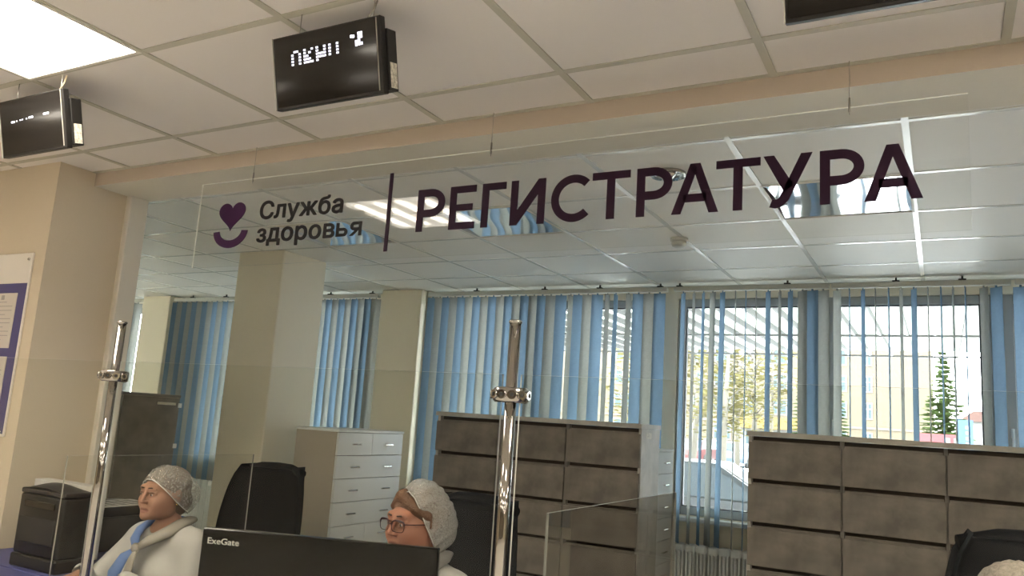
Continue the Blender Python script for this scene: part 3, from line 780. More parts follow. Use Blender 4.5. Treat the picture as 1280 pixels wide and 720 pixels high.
# ================================================================== white chests
def white_chest(x, y0, label):
    """front faces +x, long side along y"""
    t = empty('chest_of_drawers', (x, y0, 0), cat='chest', label=label)
    top, dp, wd, rh = H-.128, 0.36, 0.70, 0.1475
    MB().box(-dp, -0.018, 0, 0.018, 0, top-.016, 1).box(-dp, -.018, wd-.018, wd, 0, top-.016, 1).box(-dp, -dp+.01, .018, wd-.018, 0, top-.016, 1).box(-dp+.01, -.03, .018, wd-.018, .03, top-.016, 0).build('carcass', ['recess_shade', 'tan_board'], t)
    MB().cbox(-dp-.004, .003, -.004, wd+.004, top-.016, top, .002).build('chest_top', 'white_board', t)
    rows = int((top-.10)/rh)
    for r in range(rows):
        z1 = top-.019-r*rh
        split = r in (0, 4, 5, 6, 7)
        spans = ((.002, wd/2-.0015), (wd/2+.0015, wd-.002)) if split else ((.002, wd-.002),)
        for a, b in spans:
            d = MB().cbox(-.018, 0, a, b, z1-rh+.004, z1, .001).build('drawer', 'white_board', t)
            for yc in ([(a+b)/2] if split else [wd*.25, wd*.75]):
                MB().cbox(0.008, 0.020, yc-.045, yc+.045, z1-rh*.5-.004, z1-rh*.5+.006, .003).box(0, .010, yc-.035, yc-.027, z1-rh*.5-.003, z1-rh*.5+.004).box(0, .010, yc+.027, yc+.035, z1-rh*.5-.003, z1-rh*.5+.004).build('handle', 'steel', d)
white_chest(-3.40, 4.035, 'white chest of drawers beside the free standing pillar')
white_chest(-1.677, 4.90, 'white chest of drawers partly hidden behind the grey drawer cabinet')

# ================================================================== office chairs
def office_chair(loc, rz, label, top=1.22, wide=0.48):
    t = empty('office_chair', loc, rz, cat='chair', label=label)
    zb = 0.56
    def back(u, v, off):
        x = (u-.5)*wide*(0.86+0.14*math.sin(PI*min(1, v*1.1)))
        z = zb+(top-zb)*v
        y = 0.24+0.10*v*v - 0.05*(2*u-1)**2*(0.4+.6*v)
        y += off + (0.03*((v-.9)/.1)**2 if v > .9 and off > 0 else 0)
        if v > .80: x *= 1-0.16*((v-.80)/.20)**3
        return (x, y, z)
    b = MB(); n, k = 13, 19
    b.grid(lambda u, v: back(u, v, 0.0), n, k); b0 = 0; b1 = len(b.v)
    b.grid(lambda u, v: back(1-u, v, 0.07), n, k)
    for j in range(k-1):
        b.face([b0+j+1, b0+j, b1+(n-1)*k+j, b1+(n-1)*k+j+1], 0, True)
        b.face([b0+(n-1)*k+j, b0+(n-1)*k+j+1, b1+j+1, b1+j], 0, True)
    for i in range(n-1):
        b.face([b0+i*k+k-1, b1+(n-1-i)*k+k-1, b1+(n-2-i)*k+k-1, b0+(i+1)*k+k-1][::-1], 0, True)
        b.face([b0+i*k, b1+(n-1-i)*k, b1+(n-2-i)*k, b0+(i+1)*k], 0, True)
    o = b.build('backrest', 'chair_black', t)
    md = o.modifiers.new('round', 'BEVEL'); md.width = 0.018; md.segments = 3; md.limit_method = 'ANGLE'
    MB().tube([(-wide*.41, .36, top-.02), (-wide*.2, .385, top-.006), (0, .39, top-.003), (wide*.2, .385, top-.006), (wide*.41, .36, top-.02)], [.020, .033, .034, .033, .020], 12).build('head_roll', 'chair_black', t)
    MB().cbox(-.25, .25, -.25, .25, .43, .53, .035, seg=3).build('seat', 'chair_black', t)
    for s in (-1, 1):
        MB().tube([(s*.25, .20, .50), (s*.29, .16, .66), (s*.29, .0, .69), (s*.29, -.16, .68), (s*.28, -.18, .58), (s*.25, -.14, .47)], .018, 8, flat=(1.4, 1)).build('armrest', 'black_plastic', t)
    MB().tube([(0, 0, .10), (0, 0, .43)], .028, 14).build('gas_lift', 'black_plastic', t)
    MB().tube([(0, .2, .45), (0, .31, .52), (0, .34, .70)], .03, 8, flat=(1.6, .5)).build('back_bracket', 'black_plastic', t)
    for k2 in range(5):
        a = 2*PI*k2/5
        lg = MB().tube([(0, 0, .11), (.3*math.cos(a), .3*math.sin(a), .075)], [.03, .018], 8).build('base_leg', 'black_plastic', t)
        MB().lathe([(.001, -.02), (.028, -.02), (.028, .02), (.001, .02)], (.3*math.cos(a), .3*math.sin(a), .030), 12, axis='x').build('caster', 'black_plastic', lg)
    return t
office_chair((-3.19, 3.02, 0), math.radians(14), 'empty black high back office chair before the pillar', top=1.185, wide=.45)
office_chair((-1.615, 2.36, 0), math.radians(-4), 'black high back office chair behind the person with glasses', top=1.215, wide=.46)
office_chair((0.27, 2.40, 0), math.radians(4), 'black high back office chair before the right grey drawer cabinet', top=1.285, wide=.52)

# ================================================================== equipment on the counter
p0, p1 = Vector((-1.762, 1.573, 0)), Vector((-1.147, 1.793, 0))
an = math.atan2(p1.y-p0.y, p1.x-p0.x); mw = (p1-p0).length
t = empty('monitor', ((p0.x+p1.x)/2, (p0.y+p1.y)/2, CT), an, cat='monitor', label='black computer monitor seen from behind with a silver name on its back')
mt_ = H-0.337-CT
MB().cbox(-mw/2, mw/2, 0, 0.022, mt_-.325, mt_, .003).build('housing', 'monitor_back', t)
MB().box(-mw/2+.008, mw/2-.008, .022, .0228, mt_-.312, mt_-.008).build('screen', 'display_black', t)
MB().cbox(-.03, .03, -.03, -.0005, .012, mt_-.12, .004).build('stand', 'black_plastic', t)
MB().cbox(-.12, .12, -.07, .09, 0.0005, .012, .004).build('foot', 'black_plastic', t)
me = fit_text(text_mesh('ExeGate', 'brand_text', 0.02, 0.00022, 0.0006, 'logo_grey'), -mw/2+.018, -mw/2+.108, mt_-.040, .0165, .0146)
add('brand_text', me, t, (0, -0.0008, 0))
# printers at the left return
t = empty('printer', (-3.32, 2.0, CT), cat='printer', label='tall black office printer on the counter by the wall trim')
MB().cbox(0, .30, 0, .125, 0, .050, .006).build('base', 'black_plastic', t)
MB().cbox(.004, .296, .004, .125, .051, .285, .010, seg=2).build('body', 'black_plastic', t)
lid = MB().cbox(.004, .296, .004, .124, .2855, .305, .004)
lid.grid(lambda u, v: (.010+.280*u, .006+.112*v, .3045+.028*math.sin(PI*u)*math.sin(PI*(.1+.8*v))), 13, 9)
lid.build('lid', 'grey_plastic', t)
MB().cbox(.03, .27, -.006, .0, .10, .20, .003).build('front_tray', 'grey_plastic', t)
MB().cbox(.05, .25, -.004, .0, .235, .262, .002).build('control_strip', 'display_black', t)
MB().cbox(-3.62, -3.195, 2.24, 2.305, CT, H-.395, .003).build('white_box', 'paper', label='slim white box standing behind the tall black printer', cat='box')
t = empty('printer', (-3.62, 2.385, CT), cat='printer', label='dark printer with a printed sheet lying on it')
MB().cbox(0, .295, 0, .295, 0, .150, .008, seg=2).build('body', 'grey_plastic', t)
MB().cbox(.004, .291, .004, .291, .1505, .196, .008, seg=2).build('lid', 'black_plastic', t)
MB().cbox(.03, .26, -.030, -.001, .03, .045, .003).build('tray', 'grey_plastic', t)
t = empty('printed_sheet', (-3.525, 2.375, CT+.197), cat='sheet', label='white printed sheet lying on the dark printer')
MB().box(0, .205, 0, .297, 0, .003).build('paper', 'paper', t)
pr = MB()
for i in range(3):
    for j in range(5): pr.box(.022+i*.056, .068+i*.056, .022+j*.052, .060+j*.052, .0031, .0036)
pr.build('print', 'print_grey', t)['kind'] = 'stuff'

# ================================================================== people (smooth field surfaces)
def surface_net(S, xs, ys, zs):
    S = S.astype(np.float32); neg = S < 0
    c = [neg[i:S.shape[0]-1+i, j:S.shape[1]-1+j, k:S.shape[2]-1+k] for i in (0,1) for j in (0,1) for k in (0,1)]
    cnt = sum(q.astype(np.int8) for q in c); act = (cnt > 0) & (cnt < 8)
    I, J, K = np.nonzero(act); n = len(I)
    idx = -np.ones(act.shape, np.int32); idx[I, J, K] = np.arange(n)
    off = [(0,0,0),(1,0,0),(0,1,0),(1,1,0),(0,0,1),(1,0,1),(0,1,1),(1,1,1)]
    val = [S[I+a, J+b, K+d] for a, b, d in off]
    pos = [np.stack([xs[I+a], ys[J+b], zs[K+d]], 1) for a, b, d in off]
    acc = np.zeros((n, 3)); num = np.zeros(n)
    for a, b in ((0,1),(2,3),(4,5),(6,7),(0,2),(1,3),(4,6),(5,7),(0,4),(1,5),(2,6),(3,7)):
        mk = (val[a] < 0) != (val[b] < 0)
        tt = np.where(mk, val[a]/np.where(mk, val[a]-val[b], 1), 0)
        acc += mk[:, None]*(pos[a]+(pos[b]-pos[a])*tt[:, None]); num += mk
    V = acc/num[:, None]
    F = []
    def quads(sl0, sl1, cells, flipbase):
        s0, s1 = neg[sl0], neg[sl1]
        A = np.nonzero(s0 != s1)
        q = np.stack([cells(k, A) for k in range(4)], 1)
        inside0 = s0[A]
        q[~inside0] = q[~inside0][:, ::-1]
        F.append(q)
    f = slice(1, -1)
    quads((slice(0,-1), f, f), (slice(1,None), f, f), lambda k, A: idx[A[0], A[1]+(0,1,1,0)[k], A[2]+(0,0,1,1)[k]], 0)
    quads((f, slice(0,-1), f), (f, slice(1,None), f), lambda k, A: idx[A[0]+(0,0,1,1)[k], A[1], A[2]+(0,1,1,0)[k]], 0)
    quads((f, f, slice(0,-1)), (f, f, slice(1,None)), lambda k, A: idx[A[0]+(0,1,1,0)[k], A[1]+(0,0,1,1)[k], A[2]], 0)
    F = np.concatenate(F); F = F[(F >= 0).all(1)]
    return V, F
def prim_ell(c, r):
    c, r = np.array(c), np.array(r)
    def fn(X, Y, Z):
        a, b, d = (X-c[0])/r[0], (Y-c[1])/r[1], (Z-c[2])/r[2]
        k0 = np.sqrt(a*a+b*b+d*d); k1 = np.sqrt((a/r[0])**2+(b/r[1])**2+(d/r[2])**2)+1e-9
        return k0*(k0-1)/k1
    return fn, c-r, c+r
def prim_cap(a, b, ra, rb=None, squash=1.0):
    a, b = np.array(a, float), np.array(b, float); rb = ra if rb is None else rb
    ab = b-a; L = (ab*ab).sum()+1e-12; mr = max(ra, rb)
    def fn(X, Y, Z):
        t = np.clip(((X-a[0])*ab[0]+(Y-a[1])*ab[1]+(Z-a[2])*ab[2])/L, 0, 1)
        return np.sqrt((X-a[0]-t*ab[0])**2+((Y-a[1]-t*ab[1])/squash)**2+(Z-a[2]-t*ab[2])**2)-(ra+(rb-ra)*t)
    return fn, np.minimum(a, b)-mr, np.maximum(a, b)+mr
def field(prims, xs, ys, zs):
    S = np.full((len(xs), len(ys), len(zs)), 0.5, np.float32)
    for op, k, (fn, lo, hi) in prims:
        mg = max(0.03, 1.5*k)
        i0, i1 = np.searchsorted(xs, (lo[0]-mg, hi[0]+mg)); j0, j1 = np.searchsorted(ys, (lo[1]-mg, hi[1]+mg)); k0, k1 = np.searchsorted(zs, (lo[2]-mg, hi[2]+mg))
        if i1 <= i0 or j1 <= j0 or k1 <= k0: continue
        X, Y, Z = xs[i0:i1, None, None], ys[None, j0:j1, None], zs[None, None, k0:k1]
        d = fn(X, Y, Z).astype(np.float32); B = S[i0:i1, j0:j1, k0:k1]
        if op == '+':
            h = np.maximum(k-np.abs(B-d), 0)/max(k, 1e-6); S[i0:i1, j0:j1, k0:k1] = np.minimum(B, d)-h*h*k/4
        else:
            d = -d; h = np.maximum(k-np.abs(B-d), 0)/max(k, 1e-6); S[i0:i1, j0:j1, k0:k1] = np.maximum(B, d)+h*h*k/4
    return S
def axis_grid(lo, hi, fine, dl, dc):
    a = [lo]
    while a[-1] < hi:
        x = a[-1]; dist = max(fine[0]-x, x-fine[1], 0)
        a.append(x+min(dc, dl+dist*0.35))
    return np.array(a)
def net_mesh(name, prims, lo, hi, dl, mats, fine=None, dc=None, classify=None, extra=None):
    ax = [axis_grid(lo[i], hi[i], fine[i] if fine else (lo[i], hi[i]), dl, dc or dl) for i in range(3)]
    V, Fq = surface_net(field(prims, *ax), *ax)
    me = bpy.data.meshes.new(name)
    verts = V.tolist(); faces = Fq.tolist(); mi = np.zeros(len(faces), int)
    if classify is not None: mi = classify(V[Fq].mean(1))
    mi = mi.tolist(); sm = [True]*len(faces)
    if extra:
        b = len(verts); verts += extra.v; faces += [[b+q for q in f] for f in extra.f]; mi += extra.m; sm += extra.sm
    me.from_pydata(verts, [], faces)
    for q in mats: me.materials.append(M[q])
    me.polygons.foreach_set('material_index', mi); me.polygons.foreach_set('use_smooth', sm); me.update()
    return me
def person(label, head, rz, skin, scale=1.0, right_elbow=(-.200, -.01, -.245), left_elbow=(.200, -.01, -.245), reach=.0):
    """head = world position of the middle of the head; the figure faces -y turned by rz; sits upright, forearms on the counter"""
    t = empty('person', (head[0], head[1], 0), rz, cat='person', label=label)
    t.scale = (scale,)*3
    hz = head[2]/scale; ct = CT/scale
    def h(x, y, z): return (x, y, hz+z)
    sh = hz-0.192                                   # shoulder height
    P = []
    A = lambda fn, k=0.02: P.append(('+', k, fn)); S_ = lambda fn, k=0.01: P.append(('-', k, fn))
    A(prim_ell(h(0, .018, .034), (.074, .094, .074)), .03)
    A(prim_ell(h(0, -.024, -.034), (.064, .064, .071)), .035)
    A(prim_ell(h(0, -.062, -.075), (.036, .030, .025)), .03)      # jaw front
    A(prim_ell(h(0, -.086, -.090), (.018, .013, .013)), .020)     # chin
    for s in (-1, 1):
        A(prim_ell(h(s*.038, -.058, -.030), (.027, .028, .030)), .024)
        A(prim_ell(h(s*.046, -.012, -.062), (.018, .034, .026)), .03)
    A(prim_cap(h(-.034, -.079, .026), h(.034, -.079, .026), .013), .018)
    for s in (-1, 1):
        S_(prim_ell(h(s*.031, -.104, .004), (.018, .013, .010)), .012)
        A(prim_ell(h(s*.031, -.0790, .003), (.0150, .0125, .0115)), .005)
        A(prim_cap(h(s*.018, -.0885, .0105), h(s*.045, -.0790, .0085), .0042), .006)   # upper lid
        A(prim_cap(h(s*.020, -.0870, -.0065), h(s*.042, -.0790, -.0065), .0034), .006)   # lower lid
    A(prim_cap(h(0, -.089, .020), h(0, -.1085, -.026), .0060, .0088), .012)
    for s in (-1, 1): A(prim_ell(h(s*.0110, -.0975, -.0300), (.0072, .010, .0068)), .006)
    A(prim_cap(h(-.018, -.0845, -.0585), h(.018, -.0845, -.0585), .0056), .009)
    A(prim_cap(h(-.015, -.0845, -.0695), h(.015, -.0845, -.0695), .0062), .009)
    S_(prim_cap(h(-.024, -.0935, -.0635), h(.024, -.0935, -.0635), .0028), .004)
    for s in (-1, 1):
        A(prim_ell(h(s*.074, .012, -.006), (.008, .018, .030)), .008)
    A(prim_cap(h(0, .038, -.065), h(0, .052, -.195), .043, .056), .018)
    # trunk, arms, hands, legs
    A(prim_cap((-.12, .055, sh-.01), (.12, .055, sh-.01), .058), .05)
    A(prim_ell((0, .055, sh-.14), (.155, .105, .20)), .06)
    A(prim_ell((0, .065, sh-.36), (.135, .105, .20)), .06)
    for s in (-1, 1):
        A(prim_ell((s*.065, -.02, sh-.15), (.06, .06, .06)), .05)
        eb = right_elbow if s < 0 else left_elbow; eb = (eb[0], eb[1], sh+eb[2])
        A(prim_cap((s*.17, .055, sh-.025), eb, .050, .042), .05)
        wy = -.170-reach
        A(prim_cap(eb, (s*.12, wy, ct+.040), .040, .026), .03)
        w = np.array((s*.12, wy, ct+.036)); d = np.array((-s*.35, -.93, 0.0)); d /= np.linalg.norm(d); sd = np.array((-d[1], d[0], 0))
        A(prim_ell(w+d*.045, (.036, .044, .016)), .02)
        for q, (of, ln) in enumerate(((-.030, .058), (-.010, .068), (.010, .064), (.029, .050))):
            b0 = w+d*.075+sd*of; k1 = b0+d*ln*.55+np.array((0, 0, .006)); k2 = b0+d*ln-np.array((0, 0, .010))
            A(prim_cap(b0, k1, .0095, .0088), .006); A(prim_cap(k1, k2, .0088, .0078), .004)
        A(prim_cap(w+d*.025+sd*s*.026, w+d*.065+sd*s*.052, .0115, .009), .01)
        A(prim_cap((s*.085, .06, .53), (s*.10, -.30, .52), .082, .062), .05)
        A(prim_cap((s*.10, -.30, .52), (s*.10, -.28, .10), .058, .040), .04)
        A(prim_cap((s*.10, -.28, .055), (s*.105, -.44, .045), .040, .034), .04)
    A(prim_ell((0, .08, .56), (.175, .14, .13)), .06)
    ex = MB()
    for s in (-1, 1):
        c = Vector(h(s*.031, -.0800, .0015))
        ex.sphere(c, (.0122, .0124, .0088), 12, 2)
        dirv = Vector((-s*.05-.12, -1, -.04)).normalized()
        ex.sphere(c+dirv*.0078, (.0058, .0052, .0062), 10, 3)
        ex.tube([Vector(h(s*.014, -.0945, .0262)), Vector(h(s*.030, -.0930, .0285)), Vector(h(s*.048, -.0800, .0225))], [.0026, .0031, .0012], 6, 4)
        ex.tube([Vector(h(s*.018, -.0920, .0070)), Vector(h(s*.031, -.0925, .0098)), Vector(h(s*.044, -.0855, .0065))], [.0010, .0016, .0012], 5, 4)
    def cls(C):
        x, y, z = C[:, 0], C[:, 1], C[:, 2]-hz
        lip = (y < -.080) & (np.abs(x) < .024) & (((z+.0638)/.0105)**2+(x/.025)**2 < 1)
        return np.where(lip, 1, 0)
    me = net_mesh('body', P, (-.36, -.54, -.02), (.36, .28, hz+.16), .0034, [skin, 'lips', 'eye_white', 'iris', 'brow'],
                  fine=[(-.085, .085), (-.125, .12), (hz-.13, hz+.13)], dc=.016, classify=cls, extra=ex)
    add('body', me, t)
    # trousers and coat
    tr = []
    for s in (-1, 1):
        tr += [('+', .05, prim_cap((s*.085, .06, .53), (s*.10, -.30, .52), .094, .074)), ('+', .04, prim_cap((s*.10, -.30, .52), (s*.10, -.28, .13), .070, .056))]
    tr.append(('+', .06, prim_ell((0, .08, .56), (.187, .152, .142))))
    add('trousers', net_mesh('trousers', tr, (-.32, -.45, .05), (.32, .28, .8), .016, ['trousers']), t)
    co = [('+', .05, prim_cap((-.125, .055, sh-.012), (.125, .055, sh-.012), .071)), ('+', .06, prim_ell((0, .055, sh-.14), (.176, .126, .21))), ('+', .06, prim_ell((0, .07, sh-.38), (.170, .135, .24)))]
    for s in (-1, 1):
        eb = right_elbow if s < 0 else left_elbow; eb = (eb[0], eb[1], sh+eb[2]-.005); wy = -.170-reach
        co += [('+', .05, prim_ell((s*.065, -.022, sh-.15), (.074, .074, .074))), ('+', .05, prim_cap((s*.172, .055, sh-.028), eb, .062, .054)),
               ('+', .03, prim_cap(eb, (s*.125, wy+.020, ct+.046), .053, .041)), ('-', .004, prim_cap((s*.124, wy+.012, ct+.043), (s*.10, wy-.04, ct+.036), .032))]
    co.append(('-', .012, prim_ell((0, .015, sh+.075), (.060, .072, .055))))
    co.append(('-', .012, prim_cap((0, -.085, sh+.03), (0, -.110, sh-.05), .030, .008)))
    add('coat', net_mesh('coat', co, (-.38, -.36, ct-.25), (.38, .25, sh+.10), .0085, ['coat_white']), t)
    return t, hz, sh
def hair_shell(t, hz, grow, cut_y, cut_z, m_name, low=-.05, fringe=False, bun=False):
    pr = [('+', .02, prim_ell((0, .024, hz+.036), (.074+grow, .094+grow, .074+grow)))]
    if low < -.06: pr.append(('+', .03, prim_ell((0, .060, hz-.045), (.062, .055, .06))))
    if bun: pr.append(('+', .03, prim_ell((0, .10, hz-.035), (.05, .035, .04))))
    pr.append(('-', .012, prim_ell((0, -.125+cut_y, hz-.045+cut_z), (.082, .105, .108))))
    if fringe:                                       # side parted front swept over the temples
        for q in range(6):
            f = q/5
            pr.append(('+', .014, prim_cap((-.022, -.062+.020*f, hz+.084+.008*f), (-.062-.006*f, -.052+.044*f, hz+.050-.022*f), .0095, .0070)))
            pr.append(('+', .014, prim_cap((-.014, -.062+.020*f, hz+.086+.008*f), (.066+.008*f, -.052+.046*f, hz+.046-.026*f), .0105, .0075)))
        for s in (-1, 1):
            pr.append(('+', .014, prim_cap((s*.072, -.014, hz+.030), (s*.077, .004, hz-.030), .011, .006)))
    add('hair', net_mesh('hair', pr, (-.13, -.16, hz-.14), (.13, .18, hz+.16), .0045, [m_name]), t)
def cap(t, hz, rim_front, rim_back, rx, m_name, puff=0.0, pleat=0.004, ear_dip=-.02, seed=1, dome=.100):
    """bouffant cap: gathered bag from its rim over the crown; rim_front/back = (y,z)"""
    rnd = random.Random(seed)
    c = Vector((0, .028, hz+.040))
    fr_ = Vector((0, rim_front[0], hz+rim_front[1])); bk = Vector((0, rim_back[0], hz+rim_back[1]))
    mid_ = (fr_+bk)/2; half = (bk-fr_)/2; ax = half.normalized(); up = Vector((0, -ax.z, ax.y)); up = up if up.z > 0 else -up
    n, k = 72, 22
    ph = [rnd.uniform(0, 6.28) for _ in range(4)]
    def pt(u, v):
        a = 2*PI*u; ca, sa = math.cos(a), math.sin(a)
        rim = mid_ + half*ca + Vector((rx*.93*sa, 0, 0)) + up*(ear_dip*sa*sa)
        d0 = rim-c; th = v*PI/2
        top = c + up*(.098+puff*.5) + ax*(.012+puff)
        mm = mid_ + (half*1.06)*ca + Vector((rx*1.06*sa, 0, 0))
        s1 = math.sin(min(1, v*3.2)*PI/2)
        # rim -> bulge -> crown
        q = rim*(1-s1) + (mm + up*.018)*s1
        cr = math.cos(th); p = top + (q-top)*cr**0.62 if v < 1 else top
        p = mid_ + (q-mid_)*math.cos(th)**0.60 + up*((dome+puff*.5)*math.sin(th)) + ax*(puff*math.sin(th)*.9) + Vector((0, 0, -.02*max(0, ca)*puff/.03*math.sin(2*th) if puff else 0))
        wv = pleat*(math.sin(a*17+ph[0]+v*3)+.6*math.sin(a*29+ph[1])+.5*math.sin(a*9+ph[2]+v*7))*(1-v)**.6
        out = (p-mid_).normalized()
        return p + out*wv + Vector((0, 0, 0))
    b = MB().grid(lambda u, v: pt(u, v*.995), n, k, wrap_u=True)
    cp = b.build('bouffant_cap', m_name, t)
    ring = [pt(i/36, 0) for i in range(37)]
    MB().tube(ring, .0020, 6, caps=False).build('elastic_band', 'cap_band', cp)
    return cp

# --- person with blue scarf
w1, hz, sh = person('person in white coat and hair cap with blue and beige scarf looking aside', (-2.705, 2.20, H-.370), math.radians(2), 'skin', .92, right_elbow=(-.285, -.09, -.225), reach=.09)
hair_shell(w1, hz, .006, -.004, -.006, 'hair_dark', low=-.08, bun=True)
cap(w1, hz, (-.084, .062), (.122, -.090), .096, 'cap_net', puff=.018, pleat=.0022, ear_dip=-.026, seed=3)
sc = MB()
def loop_pts(side):
    return [(0, .128, sh+.070), (side*.058, .110, sh+.080), (side*.084, .045, sh+.074), (side*.078, -.028, sh+.040), (side*.046, -.078, sh+.012), (side*.010, -.100, sh-.016)]
scarf = empty('scarf', (0, 0, 0)); scarf.parent = w1
MB().tube(loop_pts(1), [.026, .029, .031, .031, .026, .018], 12, flat=(1.0, .55)).build('beige_band', 'scarf_beige', scarf)
MB().tube(loop_pts(-1), [.026, .028, .028, .027, .023, .016], 12, flat=(1.0, .55)).build('blue_band', 'scarf_blue', scarf)
MB().sphere((.0, -.108, sh-.022), (.020, .016, .021), 14).build('knot', 'scarf_beige', scarf)
MB().tube([(-.004, -.112, sh-.030), (-.030, -.134, sh-.060), (-.055, -.152, sh-.125), (-.070, -.135, sh-.210), (-.080, -.125, sh-.280)], [.012, .026, .036, .040, .030], 12, flat=(1.0, .28), up=(0, -1, .2)).build('blue_tail', 'scarf_blue', scarf)
MB().tube([(.006, -.112, sh-.030), (.018, -.136, sh-.060), (.020, -.152, sh-.125), (.026, -.135, sh-.210), (.030, -.125, sh-.280)], [.012, .020, .026, .028, .022], 12, flat=(1.0, .30), up=(0, -1, .2)).build('beige_tail', 'scarf_beige', scarf)
MB().sphere((.078, .006, hz-.040), .0045, 8).build('earring', 'gold', w1)

# --- person with glasses
w2, hz2, sh2 = person('person with glasses and brown hair in a white net cap behind the monitor', (-1.475, 2.16, H-.338), math.radians(-14), 'skin_ruddy', .95)
hair_shell(w2, hz2, .006, -.006, -.004, 'hair_brown', fringe=True)
cap(w2, hz2, (-.052, .104), (.086, -.112), .090, 'cap_net_white', puff=.004, pleat=.0036, ear_dip=-.036, seed=8, dome=.112)
gl = empty('glasses', (0, 0, 0)); gl.parent = w2
for s in (-1, 1):
    ring = []
    for i in range(29):
        a = 2*PI*i/28; q = 0.62
        ex_, ez_ = math.copysign(abs(math.cos(a))**q, math.cos(a)), math.copysign(abs(math.sin(a))**q, math.sin(a))
        ring.append(Vector((s*.034+.0260*ex_, -.111+.010*abs(.034*s+.0260*ex_)/.058, hz2-.003+.0180*ez_)))
    MB().tube(ring, [.0013+.0014*(p.z > hz2) for p in ring], 6, caps=False).build('rim', 'glasses_frame', gl)
    lens = MB(); b0 = len(lens.v); lens.v += [tuple(p) for p in ring[:28]]; lens.face(list(range(28))); lens.build('lens', 'lens_glass', gl)
    MB().tube([(s*.058, -.104, hz2+.006), (s*.074, -.085, hz2+.006), (s*.0795, -.02, hz2+.004), (s*.080, .012, hz2)], .0018, 6).build('temple', 'glasses_frame', gl)
MB().tube([(-.0095, -.112, hz2+.002), (0, -.1165, hz2+.005), (.0095, -.112, hz2+.002)], .0016, 6).build('bridge', 'glasses_frame', gl)
MB().tube([(0, .115, sh2+.088), (.058, .098, sh2+.094), (.098, .045, sh2+.088), (.090, -.025, sh2+.050), (.050, -.082, sh2+.008), (.020, -.100, sh2-.04)], [.018, .022, .024, .023, .020, .012], 10, flat=(1.1, .5)).tube([(0, .115, sh2+.088), (-.058, .098, sh2+.094), (-.098, .045, sh2+.088), (-.090, -.025, sh2+.050), (-.050, -.082, sh2+.008), (-.020, -.100, sh2-.04)], [.018, .022, .024, .023, .020, .012], 10, flat=(1.1, .5)).build('collar', 'collar_grey', w2)

# --- third worker, mostly below the frame
w3, hz3, sh3 = person('seated worker of whom only the beige hair cap shows before the black chair', (0.140, 2.10, H-.362), math.radians(-4), 'skin', .96)
hair_shell(w3, hz3, .006, -.004, -.006, 'hair_dark', low=-.08)
cap(w3, hz3, (-.074, .080), (.116, -.060), .090, 'cap_net_thick', puff=.010, pleat=.0024, ear_dip=-.012, seed=5)

# ================================================================== outdoors
GZ = -0.42
add('ground', MB().box(-70, 60, 6.2, 140, GZ-.2, GZ).mesh('ground', 'asphalt'), kind='structure', label='grey asphalt yard outside the windows', cat='ground')
# canopy over the windows
t = empty('canopy', (-1, 6.2, H+1.2), cat='canopy', label='white ribbed translucent canopy outside the office windows')
CY0, CY1 = 0.05, 5.4
cs = MB()
n = 120
cs.grid(lambda u, v: (-9+18*u, CY0+(CY1-CY0)*v, .03+.010*math.cos(u*n*PI)), n*2+1, 2)
cs.build('sheet', 'canopy_sheet', t)
rib = MB().box(-.012, .012, CY0, CY1, -.045, .018).mesh('rib', 'canopy_metal')
for k in range(61): add('rib', rib, t, (-8.4+k*.26, 0, 0))
for y in (.2, 3.18, CY1-.03):
    MB().box(-9, 9, y-.02, y+.02, -.055, -.031).build('purlin', 'canopy_metal', t)
for x in (-8.5, -3.6, 4.6, 8.5):
    MB().tube([(x, CY1-.05, GZ-H-1.2), (x, CY1-.05, -.05)], .035, 10).build('post', 'canopy_metal', t)
# apartment block
bx0, bx1, by = -52.0, W(1166, 500, 100).x, 100.0
t = empty('apartment_block', (bx0, by, GZ), cat='building', label='pale yellow brick apartment block behind the trees')
bwid = bx1-bx0
MB().box(0, bwid, 0, 14, 0, 18.5).build('wall', 'facade', t)
MB().box(-.3, bwid+.3, -.4, 14.3, 18.5, 19.0).build('cornice', 'facade_band', t)
MB().box(0, bwid, -.12, 0, 3.55, 3.8).build('band', 'facade_band', t)
def far_window(wd, hg):
    f = MB()
    for q in ((0, .14, 0, hg), (wd-.14, wd, 0, hg), (.14, wd-.14, 0, .14), (.14, wd-.14, hg-.14, hg), (wd/2-.07, wd/2+.07, .14, hg-.14), (.14, wd-.14, hg*.62-.06, hg*.62+.06)):
        f.box(q[0], q[1], -.10, .02, q[2], q[3])
    return f.mesh('window', 'far_frame'), MB().box(.1, wd-.1, -.05, -.01, .1, hg-.1).mesh('pane', 'far_glass')
wins = [far_window(2.2, 1.9), far_window(1.0, 1.9)]
xk = bwid-1.0-5.6; k = 1
cols_ = []
while xk > 14:
    cols_.append((xk, k % 2)); xk -= 3.3; k += 1
for x, kd in cols_:
    for fl in range(5):
        w = add('window', wins[kd][0], t, (x-(1.1 if kd == 0 else .5), 0, 1.2+fl*3.05+(.9 if fl else .6)-.5)); add('pane', wins[kd][1], w)
